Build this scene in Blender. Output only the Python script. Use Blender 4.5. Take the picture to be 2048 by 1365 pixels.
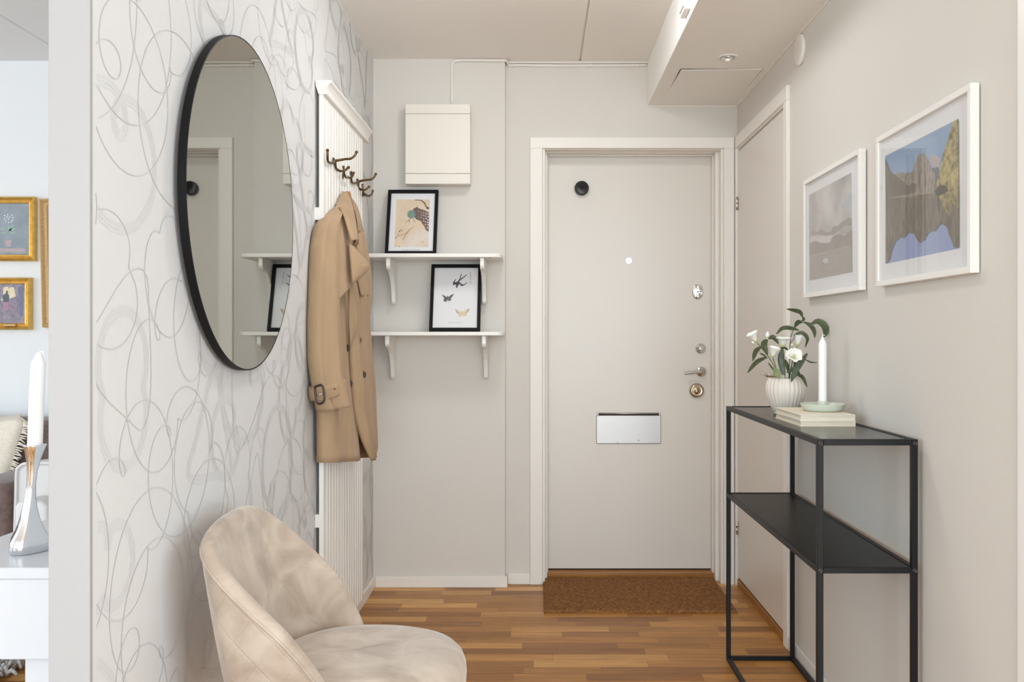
import bpy, bmesh, math, random
from mathutils import Vector, Matrix
random.seed(7)
for o in list(bpy.data.objects): bpy.data.objects.remove(o, do_unlink=True)
S = bpy.context.scene
COL = S.collection

# ------------------------------------------------------------------ camera
F = 1813.0; VX, VY = 1075.0, 675.0; H = 1.18       # focal length (px of 2048), optical axis, eye height
cam = bpy.data.cameras.new('camera'); cam_o = bpy.data.objects.new('camera', cam); COL.objects.link(cam_o)
cam.sensor_width = 36.0; cam.lens = 36.0 * F / 2048.0
cam.shift_x = -(VX - 1024.0) / 2048.0; cam.shift_y = (VY - 682.5) / 2048.0
cam.clip_start = 0.05; cam.clip_end = 60
cam_o.location = (0, 0, H); cam_o.rotation_euler = (math.radians(90), 0, 0)
S.camera = cam_o
S.view_settings.view_transform = 'Standard'; S.view_settings.look = 'None'
S.view_settings.gamma = 1.0; S.view_settings.use_curve_mapping = False
S.view_settings.exposure = 0.42

# ------------------------------------------------------------------ world, window light and added fill
W = bpy.data.worlds.new('world'); S.world = W; W.use_nodes = True
W.node_tree.nodes['Background'].inputs[0].default_value = (0.75, 0.87, 1.0, 1)
W.node_tree.nodes['Background'].inputs[1].default_value = 1.2
def area(name, loc, rot, sx, sy, power, col):
    l = bpy.data.lights.new(name, 'AREA'); l.shape = 'RECTANGLE'; l.size = sx; l.size_y = sy
    l.energy = power; l.color = col
    o = bpy.data.objects.new(name, l); COL.objects.link(o); o.location = loc; o.rotation_euler = rot
    return o
R90 = math.pi / 2
area('daylight_rear_window', (0.2, -4.46, 1.35), (R90, 0, 0), 3.8, 2.1, 160, (0.78, 0.92, 1.0))
area('daylight_living_window', (-4.48, 1.9, 1.45), (R90, 0, -R90), 2.8, 1.8, 22, (0.82, 0.93, 1.0))
area('added_corner_fill', (-4.48, -2.3, 1.45), (R90, 0, -R90), 2.6, 1.8, 102, (0.64, 0.86, 1.0))  # unseen source added to brighten and cool the right wall
area('added_side_fill', (2.18, -0.55, 1.4), (R90, 0, R90), 2.4, 1.9, 55, (0.74, 0.895, 1.0))  # unseen source added to brighten the left wall
LAMP = 20.0                                   # brightness of the hallway ceiling lamp's opal glass
S.cycles.diffuse_bounces = 6; S.cycles.max_bounces = 10; S.cycles.sample_clamp_indirect = 6.0

# ------------------------------------------------------------------ helpers
def at(x, y, Y): return Vector(((x - VX) * Y / F, Y, H - (y - VY) * Y / F))   # a point seen at (x, y) that lies Y metres away
def lin(c):
    r = []
    for v in c:
        v = v / 255.0
        r.append(v / 12.92 if v <= 0.04045 else ((v + 0.055) / 1.055) ** 2.4)
    return (r[0], r[1], r[2], 1.0)
def mat(name, col, rough=0.5, metal=0.0, noise=0.0, nscale=8.0, bump=0.0, bscale=200.0, sheen=0.0, stretch=(1,1,1), col2=None, detail=3.0, spec=0.5, coat=0.0, bdist=0.002):
    m = bpy.data.materials.new(name); m.use_nodes = True
    nt = m.node_tree; b = nt.nodes['Principled BSDF']
    c1 = lin(col); b.inputs['Base Color'].default_value = c1
    b.inputs['Roughness'].default_value = rough; b.inputs['Metallic'].default_value = metal
    b.inputs['Specular IOR Level'].default_value = spec
    if sheen: b.inputs['Sheen Weight'].default_value = sheen; b.inputs['Sheen Roughness'].default_value = 0.4
    if coat: b.inputs['Coat Weight'].default_value = coat
    if noise or col2 or bump:
        g = nt.nodes.new('ShaderNodeNewGeometry')
        mp = nt.nodes.new('ShaderNodeMapping'); mp.inputs['Scale'].default_value = stretch
        nt.links.new(g.outputs['Position'], mp.inputs['Vector'])
    if noise or col2:
        n = nt.nodes.new('ShaderNodeTexNoise'); n.inputs['Scale'].default_value = nscale; n.inputs['Detail'].default_value = detail
        nt.links.new(mp.outputs[0], n.inputs['Vector'])
        cr = nt.nodes.new('ShaderNodeValToRGB')
        c2 = lin(col2) if col2 else tuple(min(1, v * (1 + noise)) for v in c1[:3]) + (1,)
        ca = c1 if col2 else tuple(v * (1 - noise) for v in c1[:3]) + (1,)
        cr.color_ramp.elements[0].color = ca; cr.color_ramp.elements[1].color = c2
        cr.color_ramp.elements[0].position = 0.32; cr.color_ramp.elements[1].position = 0.68
        nt.links.new(n.outputs['Fac'], cr.inputs[0]); nt.links.new(cr.outputs[0], b.inputs['Base Color'])
    if bump:
        n2 = nt.nodes.new('ShaderNodeTexNoise'); n2.inputs['Scale'].default_value = bscale; n2.inputs['Detail'].default_value = 4
        nt.links.new(mp.outputs[0], n2.inputs['Vector'])
        bp = nt.nodes.new('ShaderNodeBump'); bp.inputs['Strength'].default_value = bump; bp.inputs['Distance'].default_value = bdist
        nt.links.new(n2.outputs['Fac'], bp.inputs['Height']); nt.links.new(bp.outputs[0], b.inputs['Normal'])
    return m
def finish(o, name, label=None, cat=None, group=None, kind=None):
    if label: o['label'] = label
    if cat: o['category'] = cat
    if group: o['group'] = group
    if kind: o['kind'] = kind
    return o
def attach(o, parent):
    if parent is not None:
        o.parent = parent
        pm = Matrix.Translation(parent.location) if parent.parent is None else Matrix.Translation(parent['wl'] if 'wl' in parent else parent.location)
        o.matrix_parent_inverse = pm.inverted()
def mk(name, verts, faces, m, parent=None, smooth=False, **kw):
    vs = [Vector(v) for v in verts]
    lo = Vector((min(v.x for v in vs), min(v.y for v in vs), min(v.z for v in vs)))
    hi = Vector((max(v.x for v in vs), max(v.y for v in vs), max(v.z for v in vs)))
    c = (lo + hi) / 2; c.z = lo.z
    me = bpy.data.meshes.new(name); me.from_pydata([v - c for v in vs], [], faces)
    bm = bmesh.new(); bm.from_mesh(me); bmesh.ops.recalc_face_normals(bm, faces=bm.faces); bm.to_mesh(me); bm.free()
    if m is not None: me.materials.append(m)
    if smooth: me.polygons.foreach_set('use_smooth', [True] * len(me.polygons))
    o = bpy.data.objects.new(name, me); COL.objects.link(o); o.location = c; o['wl'] = c
    attach(o, parent)
    return finish(o, name, **kw)
def group_of(name, loc, label, cat, group=None):
    o = bpy.data.objects.new(name, None); COL.objects.link(o); o.location = loc; o.empty_display_size = 0.05
    return finish(o, name, label, cat, group)
BOXF = [(0,1,3,2),(4,6,7,5),(0,4,5,1),(2,3,7,6),(0,2,6,4),(1,5,7,3)]
def boxv(x0,x1,y0,y1,z0,z1): return [(x,y,z) for x in (x0,x1) for y in (y0,y1) for z in (z0,z1)]
def bevel_mesh(me, w, seg=2, ang=30):
    bm = bmesh.new(); bm.from_mesh(me)
    es = [e for e in bm.edges if len(e.link_faces) == 2 and e.calc_face_angle(0) > math.radians(ang)]
    bmesh.ops.bevel(bm, geom=es, offset=w, segments=seg, profile=0.5, affect='EDGES', clamp_overlap=True)
    bm.to_mesh(me); bm.free()
def box(name, x0,x1,y0,y1,z0,z1, m, parent=None, bev=0.0, seg=2, smooth=False, **kw):
    o = mk(name, boxv(x0,x1,y0,y1,z0,z1), BOXF, m, parent, **kw)
    if bev: bevel_mesh(o.data, bev, seg)
    if smooth: o.data.polygons.foreach_set('use_smooth', [True] * len(o.data.polygons))
    return o
def boxes(name, lst, m, parent=None, **kw):
    v, f = [], []
    for b in lst:
        n = len(v); v += boxv(*b); f += [tuple(i + n for i in q) for q in BOXF]
    return mk(name, v, f, m, parent, **kw)
def crom(pts, n):
    pts = [Vector(p) for p in pts]
    if len(pts) == 2: return [pts[0].lerp(pts[1], i / n) for i in range(n + 1)]
    out = []; k = len(pts) - 1
    for i in range(n + 1):
        t = i / n * k; a = min(int(t), k - 1); u = t - a
        p0 = pts[a - 1] if a > 0 else pts[0] * 2 - pts[1]
        p1, p2 = pts[a], pts[a + 1]
        p3 = pts[a + 2] if a + 2 <= k else pts[k] * 2 - pts[k - 1]
        out.append(0.5 * ((2 * p1) + (p2 - p0) * u + (2 * p0 - 5 * p1 + 4 * p2 - p3) * u * u + (3 * p1 - p0 - 3 * p2 + p3) * u ** 3))
    return out
def crom1(vals, n): return [p.x for p in crom([(v, 0, 0) for v in vals], n)]
def tubev(pts, rad, seg=8, n=None, close_caps=True):
    if n: pts = crom(pts, n)
    pts = [Vector(p) for p in pts]; N = len(pts)
    if isinstance(rad, (int, float)): rad = [rad] * N
    elif len(rad) != N: rad = crom1(rad, N - 1)
    v, f = [], []; up = None
    for i, p in enumerate(pts):
        t = (pts[min(i + 1, N - 1)] - pts[max(i - 1, 0)]).normalized()
        if up is None:
            up = Vector((0, 0, 1)) if abs(t.z) < 0.9 else Vector((1, 0, 0))
        up = (up - t * up.dot(t)).normalized(); s = t.cross(up)
        for k in range(seg):
            a = 2 * math.pi * k / seg; v.append(p + (up * math.cos(a) + s * math.sin(a)) * rad[i])
    for i in range(N - 1):
        for k in range(seg):
            a = i * seg + k; b = i * seg + (k + 1) % seg
            f.append((a, b, b + seg, a + seg))
    if close_caps:
        f.append(tuple(range(seg))[::-1]); f.append(tuple(range((N - 1) * seg, N * seg)))
    return v, f
def tube(name, pts, rad, m, parent=None, seg=8, n=None, **kw):
    v, f = tubev(pts, rad, seg, n); return mk(name, v, f, m, parent, smooth=True, **kw)
def lathe(name, prof, c, m, parent=None, seg=32, axis='z', rib=None, smooth=True, **kw):
    v, f = [], []; c = Vector(c)
    for i, (r, h) in enumerate(prof):
        for k in range(seg):
            a = 2 * math.pi * k / seg; rr = r * (rib(a, i) if rib else 1)
            p = (rr * math.cos(a), rr * math.sin(a), h)
            if axis == 'y': p = (p[0], -h, p[1])          # grows towards the camera side (-Y)
            if axis == 'x': p = (h, p[0], p[1])
            if axis == '-x': p = (-h, p[0], p[1])
            v.append(c + Vector(p))
    n = len(prof)
    for i in range(n - 1):
        for k in range(seg):
            a = i * seg + k; b = i * seg + (k + 1) % seg; f.append((a, b, b + seg, a + seg))
    f.append(tuple(range(seg))); f.append(tuple(range((n - 1) * seg, n * seg)))
    return mk(name, v, f, m, parent, smooth=smooth, **kw)
def autosmooth(o, ang=35):
    bm = bmesh.new(); bm.from_mesh(o.data)
    for e in bm.edges: e.smooth = not (len(e.link_faces) == 2 and e.calc_face_angle(0) > math.radians(ang))
    for fc in bm.faces: fc.smooth = True
    bm.to_mesh(o.data); bm.free(); return o
def loft(name, rings, m, parent=None, caps=True, smooth=True, **kw):
    n = len(rings[0]); v = [p for r in rings for p in r]; f = []
    for i in range(len(rings) - 1):
        for k in range(n):
            a = i * n + k; b = i * n + (k + 1) % n; f.append((a, b, b + n, a + n))
    if caps: f.append(tuple(range(n))); f.append(tuple(range((len(rings) - 1) * n, len(rings) * n)))
    return mk(name, v, f, m, parent, smooth=smooth, **kw)
def sheet(name, L, Rr, m, parent=None, rows=16, cols=6, bulge=(0,0,0), thick=0.004, fold=None, tdir=None, **kw):
    Lc, Rc = crom(L, rows), crom(Rr, rows); b = Vector(bulge); v, f = [], []
    for s in (0, 1):
        for i in range(rows + 1):
            for j in range(cols + 1):
                u = j / cols; p = Lc[i].lerp(Rc[i], u) + b * math.sin(math.pi * u)
                if fold: p = p + Vector(fold(u, i / rows))
                d = Vector(tdir) if tdir else Vector((0, 1, 0))
                v.append(p + d * thick * s)
    c = cols + 1; N = (rows + 1) * c
    for i in range(rows):
        for j in range(cols):
            a = i * c + j; q = (a, a + 1, a + c + 1, a + c); f.append(q); f.append(tuple(x + N for x in q)[::-1])
    for i in range(rows):
        for j in (0, cols):
            a = i * c + j; f.append((a, a + c, a + c + N, a + N))
    for j in range(cols):
        for i in (0, rows):
            a = i * c + j; f.append((a, a + 1, a + 1 + N, a + N))
    return mk(name, v, f, m, parent, smooth=True, **kw)
def prism(name, pts, d, m, parent=None, **kw):          # polygon of 3-D points, extruded along d
    d = Vector(d); n = len(pts); v = [Vector(p) for p in pts] + [Vector(p) + d for p in pts]
    f = [tuple(range(n)), tuple(range(n, 2 * n))[::-1]] + [(i, (i + 1) % n, (i + 1) % n + n, i + n) for i in range(n)]
    return mk(name, v, f, m, parent, **kw)
def flat(name, pts, m, parent=None, **kw): return mk(name, pts, [tuple(range(len(pts)))], m, parent, **kw)
def lettering(name, s, size, M, m, parent):            # flat printed words, M maps the text plane into the place
    cu = bpy.data.curves.new(name, 'FONT'); cu.body = s; cu.size = size; cu.align_x = 'CENTER'; cu.space_character = 1.5
    to = bpy.data.objects.new(name, cu); COL.objects.link(to)
    dg = bpy.context.evaluated_depsgraph_get(); me = bpy.data.meshes.new_from_object(to.evaluated_get(dg))
    vs = [M @ v.co for v in me.vertices]; fs = [tuple(p.vertices) for p in me.polygons]
    bpy.data.objects.remove(to, do_unlink=True)
    return mk(name, vs, fs, m, parent)
def clone(o, loc, scale=None):
    c = o.copy(); COL.objects.link(c); c.location = loc
    if scale: c.scale = scale
    return c

# ------------------------------------------------------------------ materials
M_wall = mat('wall_paint', (218, 213, 206), 0.75, bump=0.25, bscale=260, bdist=0.001)
M_paper = mat('wallpaper', (215, 214, 213), 0.7, bump=0.1, bscale=300, bdist=0.001)
M_white_wall = mat('living_wall_paint', (228, 229, 230), 0.75)
M_ceil = mat('ceiling_paint', (246, 243, 238), 0.85, bump=0.3, bscale=350, bdist=0.001)
M_ceilw = mat('living_ceiling_paint', (232, 233, 234), 0.85, bump=0.3, bscale=350, bdist=0.001)
M_bulk = mat('bulkhead_paint', (246, 244, 240), 0.8)
M_trim = mat('trim_white', (236, 231, 224), 0.4)
M_end = mat('wall_end_toned_down', (168, 165, 164), 0.6)  # trim tone darkened in the colour to offset strong window light here
M_white = mat('white_lacquer', (240, 237, 232), 0.35)
M_door = mat('door_paint', (224, 218, 210), 0.32, spec=0.4)
M_fuse = mat('fuse_box_plastic', (233, 227, 217), 0.35)
M_black = mat('black_plastic', (22, 21, 22), 0.35)
M_rim = mat('mirror_rim_black', (14, 14, 15), 0.55, spec=0.2)
M_blackmetal = mat('black_metal', (15, 15, 16), 0.45, spec=0.32, bump=0.05, bscale=600)
M_blacktop = mat('black_metal_sheet', (27, 26, 28), 0.22, bump=0.05, bscale=500)
M_blackshelf = mat('black_matt_sheet', (13, 13, 14), 0.38, spec=0.28)
M_bolt = mat('dark_bolt_steel', (70, 68, 68), 0.3, 0.6)
M_chrome = mat('chrome', (225, 226, 228), 0.06, 1.0)
M_nickel = mat('satin_nickel', (214, 210, 206), 0.24, 1.0)
M_steel = mat('brushed_steel', (176, 171, 168), 0.40, 1.0, bump=0.08, bscale=300, stretch=(1, 1, 12))
M_brass = mat('worn_brass', (184, 166, 142), 0.25, 1.0, noise=0.25, nscale=60)
M_bronze = mat('antique_bronze', (104, 84, 60), 0.35, 1.0, noise=0.35, nscale=90)
M_dark = mat('dark_gap', (30, 24, 20), 0.8)
M_mirror = mat('mirror_glass', (176, 178, 172), 0.015, 1.0)
M_coat = mat('beige_gabardine', (171, 143, 112), 0.85, noise=0.06, nscale=14, bump=0.8, bscale=15, sheen=0.15, stretch=(1, 1, 0.32), bdist=0.014)
M_lining = mat('coat_lining', (134, 104, 76), 0.8)
M_horn = mat('dark_horn', (44, 32, 26), 0.3)
M_wood_hanger = mat('hanger_wood', (170, 112, 66), 0.5, noise=0.15, nscale=30)
M_cream = mat('book_cream', (232, 222, 205), 0.7)
M_page = mat('book_pages', (226, 214, 194), 0.85, noise=0.06, nscale=400, stretch=(0.05, 0.05, 1))
M_ceramic = mat('white_ceramic', (230, 221, 210), 0.45)
M_green = mat('sage_ceramic', (200, 206, 192), 0.3)
M_wax = mat('candle_wax', (246, 244, 240), 0.45)
M_petal = mat('white_petal', (246, 245, 240), 0.6)
M_petalb = mat('petal_base', (206, 214, 160), 0.6)
M_leaf = mat('dark_leaf', (72, 82, 52), 0.5, noise=0.25, nscale=60)
M_leafl = mat('pale_leaf', (122, 140, 88), 0.5, noise=0.2, nscale=60)
M_leafg = mat('grey_green_leaf', (88, 100, 82), 0.5, noise=0.2, nscale=60)
M_stem = mat('flower_stem', (96, 108, 64), 0.5)
M_soil = mat('vase_inside', (40, 40, 30), 0.9)
M_paperw = mat('print_paper', (236, 236, 238), 0.6)
M_ink = mat('grey_ink', (120, 118, 116), 0.6)
M_gold = mat('gilded_wood', (222, 182, 100), 0.3, 0.75, noise=0.12, nscale=40)
M_goldp = mat('pale_gold_wood', (200, 164, 112), 0.5, 0.2, noise=0.12, nscale=120)
M_sofa = mat('brown_sofa_fabric', (112, 94, 88), 0.95, noise=0.22, nscale=45, bump=0.3, bscale=500, sheen=0.3)
M_throw = mat('cream_throw', (226, 216, 200), 0.95, noise=0.06, nscale=90, bump=0.4, bscale=300)
M_arm = mat('pale_grey_upholstery', (212, 210, 210), 0.95, bump=0.2, bscale=500)
M_rug = mat('grey_wool', (172, 168, 164), 1.0, noise=0.3, nscale=120)
M_lacq = mat('white_table_lacquer', (204, 206, 211), 0.3)

def M_oak(name, per_object=True):
    m = bpy.data.materials.new(name); m.use_nodes = True; nt = m.node_tree; b = nt.nodes['Principled BSDF']
    N, L = nt.nodes.new, nt.links.new
    g = N('ShaderNodeNewGeometry'); oi = N('ShaderNodeObjectInfo')
    if per_object: rnd = oi.outputs['Random']
    else:
        br = N('ShaderNodeTexBrick'); br.offset = 0.37; br.inputs['Scale'].default_value = 1.0
        br.inputs['Brick Width'].default_value = 0.42; br.inputs['Row Height'].default_value = 0.065; br.inputs['Mortar Size'].default_value = 0.0008
        br.inputs['Color1'].default_value = (0, 0, 0, 1); br.inputs['Color2'].default_value = (1, 1, 1, 1); br.inputs['Mortar'].default_value = (0.1, 0.1, 0.1, 1)
        L(g.outputs['Position'], br.inputs['Vector']); rnd = br.outputs['Color']
    sc = N('ShaderNodeVectorMath'); sc.operation = 'SCALE'; sc.inputs[0].default_value = (37.0, 91.0, 13.0); L(rnd, sc.inputs['Scale'])
    ad = N('ShaderNodeVectorMath'); ad.operation = 'ADD'; L(g.outputs['Position'], ad.inputs[0]); L(sc.outputs[0], ad.inputs[1])
    mp = N('ShaderNodeMapping'); mp.inputs['Scale'].default_value = (3.0, 38.0, 38.0); L(ad.outputs[0], mp.inputs['Vector'])
    n1 = N('ShaderNodeTexNoise'); n1.inputs['Scale'].default_value = 1.0; n1.inputs['Detail'].default_value = 5; n1.inputs['Distortion'].default_value = 0.8; L(mp.outputs[0], n1.inputs['Vector'])
    mp2 = N('ShaderNodeMapping'); mp2.inputs['Scale'].default_value = (10.0, 260.0, 260.0); L(ad.outputs[0], mp2.inputs['Vector'])
    n2 = N('ShaderNodeTexNoise'); n2.inputs['Scale'].default_value = 1.0; n2.inputs['Detail'].default_value = 3; L(mp2.outputs[0], n2.inputs['Vector'])
    cr = N('ShaderNodeValToRGB'); e = cr.color_ramp.elements
    e[0].position = 0.0; e[0].color = lin((150, 99, 46)); e[1].position = 1.0; e[1].color = lin((228, 178, 108))
    x = e.new(0.3); x.color = lin((178, 125, 62)); x = e.new(0.75); x.color = lin((195, 140, 74))
    L(rnd, cr.inputs[0])
    r1 = N('ShaderNodeValToRGB'); r1.color_ramp.elements[0].position = 0.3; r1.color_ramp.elements[0].color = (0.74, 0.70, 0.66, 1); r1.color_ramp.elements[1].position = 0.7; r1.color_ramp.elements[1].color = (1.12, 1.1, 1.06, 1)
    L(n1.outputs['Fac'], r1.inputs[0])
    r2 = N('ShaderNodeValToRGB'); r2.color_ramp.elements[0].position = 0.35; r2.color_ramp.elements[0].color = (0.82, 0.8, 0.78, 1); r2.color_ramp.elements[1].position = 0.6; r2.color_ramp.elements[1].color = (1, 1, 1, 1)
    L(n2.outputs['Fac'], r2.inputs[0])
    def mul(a, c):
        q = N('ShaderNodeMix'); q.data_type = 'RGBA'; q.blend_type = 'MULTIPLY'; q.inputs[0].default_value = 1.0
        L(a, q.inputs[6]); L(c, q.inputs[7]); return q.outputs[2]
    L(mul(mul(cr.outputs[0], r1.outputs[0]), r2.outputs[0]), b.inputs['Base Color'])
    b.inputs['Roughness'].default_value = 0.38; b.inputs['Specular IOR Level'].default_value = 0.35
    bp = N('ShaderNodeBump'); bp.inputs['Strength'].default_value = 0.08; bp.inputs['Distance'].default_value = 0.001
    L(n2.outputs['Fac'], bp.inputs['Height']); L(bp.outputs[0], b.inputs['Normal'])
    return m
M_plank = M_oak('oak_strip'); M_floor = M_oak('oak_floor_beyond', False)

def M_pane(name, ior=0.045):
    m = bpy.data.materials.new(name); m.use_nodes = True; nt = m.node_tree; nt.nodes.clear()
    N, L = nt.nodes.new, nt.links.new
    o = N('ShaderNodeOutputMaterial'); mx = N('ShaderNodeMixShader'); tr = N('ShaderNodeBsdfTransparent'); gl = N('ShaderNodeBsdfGlossy')
    gl.inputs['Roughness'].default_value = 0.01
    lw = N('ShaderNodeLayerWeight'); lw.inputs['Blend'].default_value = 0.5          # Schlick reflectance of a thin pane
    pw = N('ShaderNodeMath'); pw.operation = 'POWER'; pw.inputs[1].default_value = 5.0; L(lw.outputs['Facing'], pw.inputs[0])
    fr = N('ShaderNodeMath'); fr.operation = 'MULTIPLY_ADD'; fr.inputs[1].default_value = 1.0 - ior; fr.inputs[2].default_value = ior; L(pw.outputs[0], fr.inputs[0])
    L(fr.outputs[0], mx.inputs[0]); L(tr.outputs[0], mx.inputs[1]); L(gl.outputs[0], mx.inputs[2]); L(mx.outputs[0], o.inputs[0])
    return m
M_glass = M_pane('picture_glass', 0.045)
def M_veil(name, col, a):
    return mat(name, col, 0.7)
M_line = M_veil('wallpaper_thin_line', (203, 202, 201), 0)
M_band = M_veil('wallpaper_soft_band', (209, 208, 207), 0)

def M_velvet_mk():
    m = mat('beige_velvet', (158, 139, 122), 0.9, col2=(195, 179, 163), nscale=11.0, detail=8, bump=0.12, bscale=30, sheen=0.5, bdist=0.004)
    nt = m.node_tree
    for n in nt.nodes:
        if n.type == 'TEX_NOISE' and abs(n.inputs['Scale'].default_value - 11.0) < 0.01: n.inputs['Distortion'].default_value = 0.7
    return m
M_velvet = M_velvet_mk()
def M_quilt_mk():
    m = M_velvet.copy(); m.name = 'quilted_velvet'; nt = m.node_tree; N, L = nt.nodes.new, nt.links.new
    uv = N('ShaderNodeUVMap'); sx = N('ShaderNodeSeparateXYZ'); L(uv.outputs[0], sx.inputs[0])
    def line(sgn):
        a = N('ShaderNodeMath'); a.operation = 'MULTIPLY_ADD'; a.inputs[1].default_value = sgn; L(sx.outputs[0], a.inputs[0]); L(sx.outputs[1], a.inputs[2])
        b = N('ShaderNodeMath'); b.operation = 'FRACT'; L(a.outputs[0], b.inputs[0])
        c = N('ShaderNodeMath'); c.operation = 'SUBTRACT'; c.inputs[1].default_value = 0.5; L(b.outputs[0], c.inputs[0])
        d = N('ShaderNodeMath'); d.operation = 'ABSOLUTE'; L(c.outputs[0], d.inputs[0])
        e = N('ShaderNodeMapRange'); e.inputs[1].default_value = 0.0; e.inputs[2].default_value = 0.05; L(d.outputs[0], e.inputs[0])
        return e.outputs[0]
    mn = N('ShaderNodeMath'); mn.operation = 'MINIMUM'; L(line(1.0), mn.inputs[0]); L(line(-1.0), mn.inputs[1])
    bp = N('ShaderNodeBump'); bp.inputs['Strength'].default_value = 0.35; bp.inputs['Distance'].default_value = 0.003
    L(mn.outputs[0], bp.inputs['Height'])
    old = [n for n in nt.nodes if n.type == 'BUMP' and n != bp][0]
    L(old.outputs[0], bp.inputs['Normal']); L(bp.outputs[0], nt.nodes['Principled BSDF'].inputs['Normal'])
    return m
M_quilt = M_quilt_mk()

# ------------------------------------------------------------------ room shell
XL, XR, YB, YP, ZC = -0.775, 0.955, 4.334, 4.279, 2.495
XE = -0.842                                  # living room side of the mirror wall
YN = 1.579                                   # near end of the mirror wall
floor = box('floor', -4.7, 2.4, -4.8, 4.75, -0.12, -0.003, M_floor, kind='structure')
floor['label'] = 'warm oak strip parquet floor running across the hallway'
# single parquet strips, laid across the hallway
unit = None; y = 2.2; rows = 0
while y < YB + 0.1:
    y1 = y + 0.065; x = XL + 0.002 - random.uniform(0, 0.35)
    while x < XR:
        ln = random.choice([0.22, 0.28, 0.33, 0.38, 0.42, 0.5, 0.58]) * random.uniform(0.9, 1.1)
        a, b = max(x, XL), min(x + ln, XR + 0.004)
        if b - a > 0.03 and not (y > YP - 0.03 and b < -0.15):
            if unit is None:
                unit = mk('plank', boxv(-0.5, 0.5, -0.5, 0.5, 0, 1), BOXF, M_plank, None); p = unit
            else: p = unit.copy(); COL.objects.link(p)
            p.location = ((a + b) / 2, (y + y1) / 2, -0.014); p.scale = (b - a - 0.0006, 0.065 - 0.0006, 0.014)
            p.parent = floor; p.matrix_parent_inverse = Matrix.Translation(floor.location).inverted()
            if random.random() < 0.5: p.rotation_euler = (0, 0, math.pi)
        x += ln
    y = y1
# ceiling slabs with open joints
ceil = box('ceiling', -4.7, 2.4, -4.8, 4.75, ZC + 0.012, ZC + 0.12, M_ceil, kind='structure')
for (a, b, m) in ((-4.7, -2.198, M_ceilw), (-2.192, XE + 0.03, M_ceilw), (XE + 0.03, 0.199, M_ceil), (0.206, 2.4, M_ceil)):
    p = box('slab', a, b, -4.8, 4.75, ZC, ZC + 0.03, m, ceil, bev=0.004, seg=1)
wl = box('wall_left', XE, XL, YN, 4.75, 0, ZC, M_paper, kind='structure')
wl.data.materials.append(M_white_wall)
DX0, DX1, DZ = 0.024, 0.8885, 2.081          # entrance door opening
boxes('wall_back', [(XL, -0.1534, YP, 4.75, 0, ZC), (-0.1534, DX0, YB, 4.75, 0, ZC), (DX1, 1.15, YB, 4.75, 0, ZC), (DX0, DX1, YB, 4.75, DZ, ZC)], M_wall, kind='structure')
RY0, RY1 = 3.471, 4.305                      # closet door opening in the right wall
boxes('wall_right', [(XR, 1.06, 1.72, RY0, 0, ZC), (XR, 1.06, RY1, YB, 0, ZC), (XR, 1.06, RY0, RY1, 2.078, ZC)], M_wall, kind='structure')
box('wall_living', -4.7, XE, 4.31, 4.75, 0, ZC, M_white_wall, kind='structure')
boxes('wall_window', [(-4.7, -4.6, -4.6, -3.65, 0, ZC), (-4.7, -4.6, -0.95, 0.45, 0, ZC), (-4.7, -4.6, 3.35, 4.31, 0, ZC), (-4.7, -4.6, -3.65, -0.95, 0, 0.5), (-4.7, -4.6, -3.65, -0.95, 2.38, ZC), (-4.7, -4.6, 0.45, 3.35, 0, 0.5), (-4.7, -4.6, 0.45, 3.35, 2.38, ZC)], M_white_wall, kind='structure')
boxes('wall_rear', [(-4.6, -1.75, -4.7, -4.6, 0, ZC), (2.15, 2.4, -4.7, -4.6, 0, ZC), (-1.75, 2.15, -4.7, -4.6, 0, 0.25), (-1.75, 2.15, -4.7, -4.6, 2.42, ZC)], M_white_wall, kind='structure')
boxes('wall_side', [(2.3, 2.4, -4.6, -1.8, 0, ZC), (2.3, 2.4, 0.7, 1.82, 0, ZC), (2.3, 2.4, -1.8, 0.7, 0, 0.4), (2.3, 2.4, -1.8, 0.7, 2.4, ZC), (1.06, 2.3, 1.72, 1.82, 0, ZC)], M_wall, kind='structure')
def window(name, horiz, a0, a1, z0, z1, c):
    fr = [(a0, a0 + 0.06, z0, z1), (a1 - 0.06, a1, z0, z1), (a0 + 0.06, a1 - 0.06, z0, z0 + 0.06), (a0 + 0.06, a1 - 0.06, z1 - 0.06, z1), ((a0 + a1) / 2 - 0.03, (a0 + a1) / 2 + 0.03, z0 + 0.06, z1 - 0.06)]
    if horiz: o = boxes(name, [(p, q, c - 0.03, c + 0.03, r, s) for p, q, r, s in fr], M_white, kind='structure'); box('pane', a0 + 0.06, a1 - 0.06, c - 0.004, c, z0 + 0.06, z1 - 0.06, M_glass, o)
    else: o = boxes(name, [(c - 0.03, c + 0.03, p, q, r, s) for p, q, r, s in fr], M_white, kind='structure'); box('pane', c - 0.004, c, a0 + 0.06, a1 - 0.06, z0 + 0.06, z1 - 0.06, M_glass, o)
window('window_1', True, -1.75, 2.15, 0.25, 2.42, -4.65)
window('window_2', False, 0.45, 3.35, 0.5, 2.38, -4.65)
window('added_window_4', False, -3.65, -0.95, 0.5, 2.38, -4.65)  # out-of-view opening added for the fill on the right wall
window('added_window_3', False, -1.8, 0.7, 0.4, 2.4, 2.35)  # out-of-view opening added for the fill on the left wall
# boxed-in duct under the ceiling on the right
BX, BZ = 0.526, 2.287
box('trim_1', BX, XR, 0.9, YB, BZ, ZC, M_bulk, bev=0.003, kind='structure')
boxes('trim_2', [(XR - 0.004, XR, 1.72, YB, BZ - 0.006, BZ), (BX, XR, YB - 0.004, YB, BZ - 0.005, BZ)], M_trim, kind='structure')
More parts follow.
